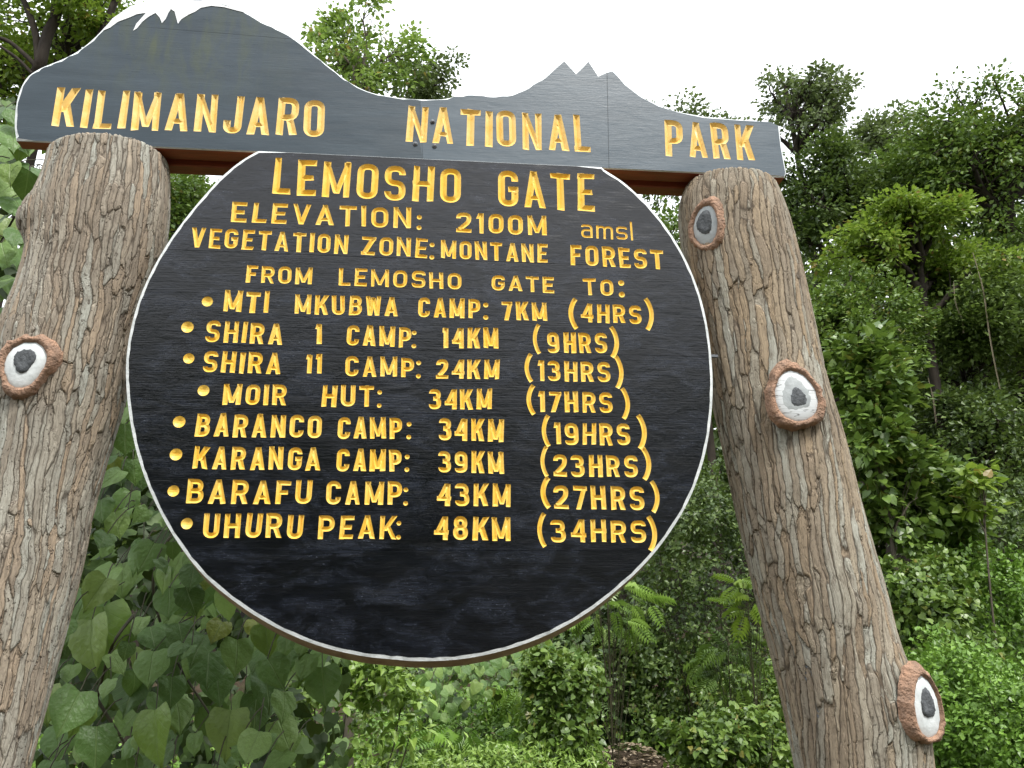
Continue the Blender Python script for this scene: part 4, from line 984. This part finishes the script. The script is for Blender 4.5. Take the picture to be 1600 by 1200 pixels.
# ---- trees of the forest
tree('tall thin-crowned grey-green tree rising highest above the PARK end of the name board', 1250, 165, 95, 100, 12.5, 4600, .105, L_GREY, 101, tips=150, thick=.14, spread=.05, limbs=17, tmat=M_TRUNK)
tree('small round-topped tree on the skyline between the tallest thin-crowned tree and the great spreading tree', 1395, 235, 72, 75, 14, 4200, .11, L_GREY, 102, tips=80, thick=.16, spread=.09, limbs=9)
tree('great spreading tree with dark limbs filling the upper right corner', 1590, 260, 175, 165, 10.0, 17000, .095, L_MID, 103, tips=190, thick=.24, spread=.055, limbs=20, base=(at(1470, 600, 12.5)[0], 12.5))
tree('bright yellow-green tree below the great spreading tree, lit crown in front', 1430, 400, 150, 85, 8.6, 12000, .09, L_BRIGHT, 104, tips=120, thick=.13, spread=.065, limbs=16)
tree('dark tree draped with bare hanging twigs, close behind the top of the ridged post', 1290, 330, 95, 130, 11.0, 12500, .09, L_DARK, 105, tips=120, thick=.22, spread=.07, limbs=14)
tree('mid-green bushy tree midway down behind the ridged post', 1350, 520, 110, 115, 7.8, 13500, .065, L_MID, 106, tips=130, thick=.10, spread=.06, limbs=16)
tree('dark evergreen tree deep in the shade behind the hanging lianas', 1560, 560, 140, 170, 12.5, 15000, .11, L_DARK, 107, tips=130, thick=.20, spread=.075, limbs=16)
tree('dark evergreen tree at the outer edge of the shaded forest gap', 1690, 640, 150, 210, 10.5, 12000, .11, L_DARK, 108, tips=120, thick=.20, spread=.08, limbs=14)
tree('sparse tree whose twigs show above the name board near its PARK end', 1090, 260, 95, 115, 12.0, 6200, .10, L_GREY, 109, tips=90, thick=.13, spread=.075, limbs=12)
tree('light green tree seen in the gap between round board and top of the ridged post', 1060, 430, 110, 130, 9.5, 9000, .075, L_MID, 110, tips=100, thick=.10, spread=.065, limbs=12)
tree('small-leaved green tree seen in the gap between thick pitted post and round board', 290, 370, 130, 140, 8.5, 15000, .065, L_MID, 111, tips=120, thick=.10, spread=.065, limbs=14)
tree('dark-limbed tree with bright feathery leaves over the upper left end of the name board', 85, 60, 190, 165, 5.2, 15000, .062, L_BRIGHT, 112, tips=130, thick=.09, spread=.06, limbs=16, base=(at(60, 300, 5.2)[0], 5.2), extra=(
     ([(52, 230, 4.9), (56, 130, 4.7), (64, 95, 4.6), (74, 55, 4.6), (88, 20, 4.6), (85, -40, 4.6)], .060, .045), ([(60, 100, 4.6), (56, 55, 4.6), (43, 15, 4.6), (25, -25, 4.6)], .034, .022), ([(125, 170, 4.9), (148, 80, 4.7), (168, 32, 4.7), (188, -20, 4.7)], .045, .03),
     ([(58, 105, 4.6), (35, 82, 4.6), (8, 62, 4.6), (-30, 55, 4.6)], .024, .014), ([(50, 115, 4.6), (28, 92, 4.6), (0, 72, 4.6), (-30, 50, 4.6)], .016, .009)))
tree('airy yellow-green tree with bare forked branches peeking over the mountain slope of the name board', 565, 110, 112, 135, 7.5, 4800, .080, L_AIRY, 113, tips=90, thick=.06, spread=.05, limbs=14, tmat=M_TRUNKG)
tree('darker small-leaved tree beside the airy tree, above the middle of the name board', 675, 150, 70, 85, 8.2, 3600, .070, L_GREY, 114, tips=70, thick=.08, spread=.08, limbs=9)
tree('leafy dark-green tree hiding the trunks, right behind the hanging lianas', 1530, 545, 150, 125, 9.0, 15000, .085, L_MIDDARK, 115, tips=130, thick=.10, spread=.07, limbs=16)
tree('olive green tree filling the slope between the skyline trees, behind the bright yellow-green tree', 1440, 300, 120, 90, 11.5, 12000, .095, L_MID, 116, tips=110, thick=.14, spread=.075, limbs=14)
tree('mixed green tree at the outer edge, below the great spreading tree', 1620, 430, 120, 110, 9.5, 11000, .085, L_MID, 117, tips=110, thick=.12, spread=.075, limbs=14)
tree('shrubby tree low in the shaded gap, under the hanging lianas', 1520, 700, 150, 110, 8.6, 11000, .08, L_DARK, 118, tips=110, thick=.08, spread=.08, limbs=14)
def wood(label, x0, x1, Ya, Yb, n, hmin, hmax, lmat, size, seed, name='forest', rise=0):
    g = np.random.default_rng(seed); P = []
    tops = [(g.uniform(x0, x1), g.uniform(Ya, Yb), g.uniform(hmin, hmax), g.uniform(1.6, 3.2)) for _ in range(60)]
    for i in range(n):
        x, y, h, r = tops[int(g.integers(0, len(tops)))]; d = unit(g.normal(0, 1, 3)); f = g.uniform(.5, 1) ** .5
        P.append((x + d[0] * r * f, y + d[1] * r * f, float(ground_h(x, y)) + h * (.52 + .48 * d[2] * f)))
    P = np.array(P); m = len(P)
    if rise: P[:, 2] += rise * np.clip(P[:, 0] - 2.0, 0, 7) * ((P[:, 2] - ground_h(P[:, 0], P[:, 1])) / hmax)
    N = unit(g.normal(0, .55, (m, 3)) + [0, -.2, 1]); D = unit(g.normal(0, 1, (m, 3)) + [0, 0, -.3])
    o = obj(name, leaf_mesh(name, LEAF_Q, P, D, N, size * g.uniform(.6, 1.3, m), g), lmat, None, kind='stuff', label=label, category='forest')
    return o
wood('dense dark green woodland rising on the slope behind every other tree', -12, 19, 14.5, 19, 130000, 4.4, 7.8, L_MIDDARK, .25, 201, rise=.5)
wood('tall unseen woodland added behind the viewer to darken what the boards reflect', -26, 26, -24, -16, 46000, 8.5, 12.5, L_DARK, .42, 202)  # unseen trees, added to darken the round board reflection and block low sky

# hanging lianas in the dark gap
def liana(pts, r, label):
    P = catmull(np.array([at(*p) for p in pts]), 8, False); tb = Tubes(); tb.add(P, r, r * .6, 5); tb.add(P[6:] + [.02, .01, 0], r * .6, r * .4, 4)
    obj('hanging_liana', tb.mesh('hanging_liana'), M_DRY, None, origin=P[0], label=label, category='liana', group='bare lianas hanging in the forest gap')
liana([(1520, 395, 8.0), (1535, 450, 8.0), (1545, 520, 8.0), (1552, 560, 8.0), (1562, 608, 8.0)], .006, 'longest pale liana hanging through the dark forest gap')
liana([(1490, 440, 8.2), (1493, 475, 8.2), (1503, 500, 8.2), (1505, 520, 8.2)], .005, 'short pale liana beside the longest one, nearer the saplings')
liana([(1450, 590, 7.4), (1457, 620, 7.4), (1462, 660, 7.4)], .004, 'thin low liana curving down onto the broad-leaved saplings')

# soil patch: dead leaves and pebbly litter
g = np.random.default_rng(9)
n = 6200; X_ = g.uniform(-1.5, 6.5, n); Y_ = g.uniform(3.5, 12, n); X_[:1500] = g.normal(1.9, .45, 1500); Y_[:1500] = g.normal(6.0, .5, 1500); P = np.stack([X_, Y_, ground_h(X_, Y_) + .012], 1)
D = unit(g.normal(0, 1, (n, 3)) * [1, 1, .1]); N = unit(g.normal(0, .2, (n, 3)) + [0, 0, 1])
obj('leaf_litter', leaf_mesh('leaf_litter', LEAF_Q, P, D, N, g.uniform(.03, .075, n), g), M_LITTER, None, kind='stuff', label='dead leaves strewn over the bare soil below the bushes', category='leaf litter')
# low herbs over the rest of the ground
n = 52000; X_ = g.uniform(-5, 10, n); Y_ = 2.4 + 9 * g.random(n) ** 1.3; hh = ground_h(X_, Y_)
keep = ~((((X_ - 1.9) / .52) ** 2 + ((Y_ - 6.1) / .95) ** 2 < 1) & (rng.random(n) < .985)); X_, Y_, hh = X_[keep], Y_[keep], hh[keep]; n = len(X_)
P = np.stack([X_, Y_, hh + g.uniform(.02, .42, n) * (1 + .7 * np.sin(3 * X_) * np.cos(2.3 * Y_))], 1)
D = unit(g.normal(0, 1, (n, 3)) * [1, 1, .5]); N = unit(g.normal(0, .4, (n, 3)) + [0, -.2, 1])
obj('undergrowth', leaf_mesh('undergrowth', LEAF_H, P, D, N, g.uniform(.04, .085, n), g), L_COVER, None, kind='stuff', label='low leafy herbs carpeting the forest floor', category='undergrowth')
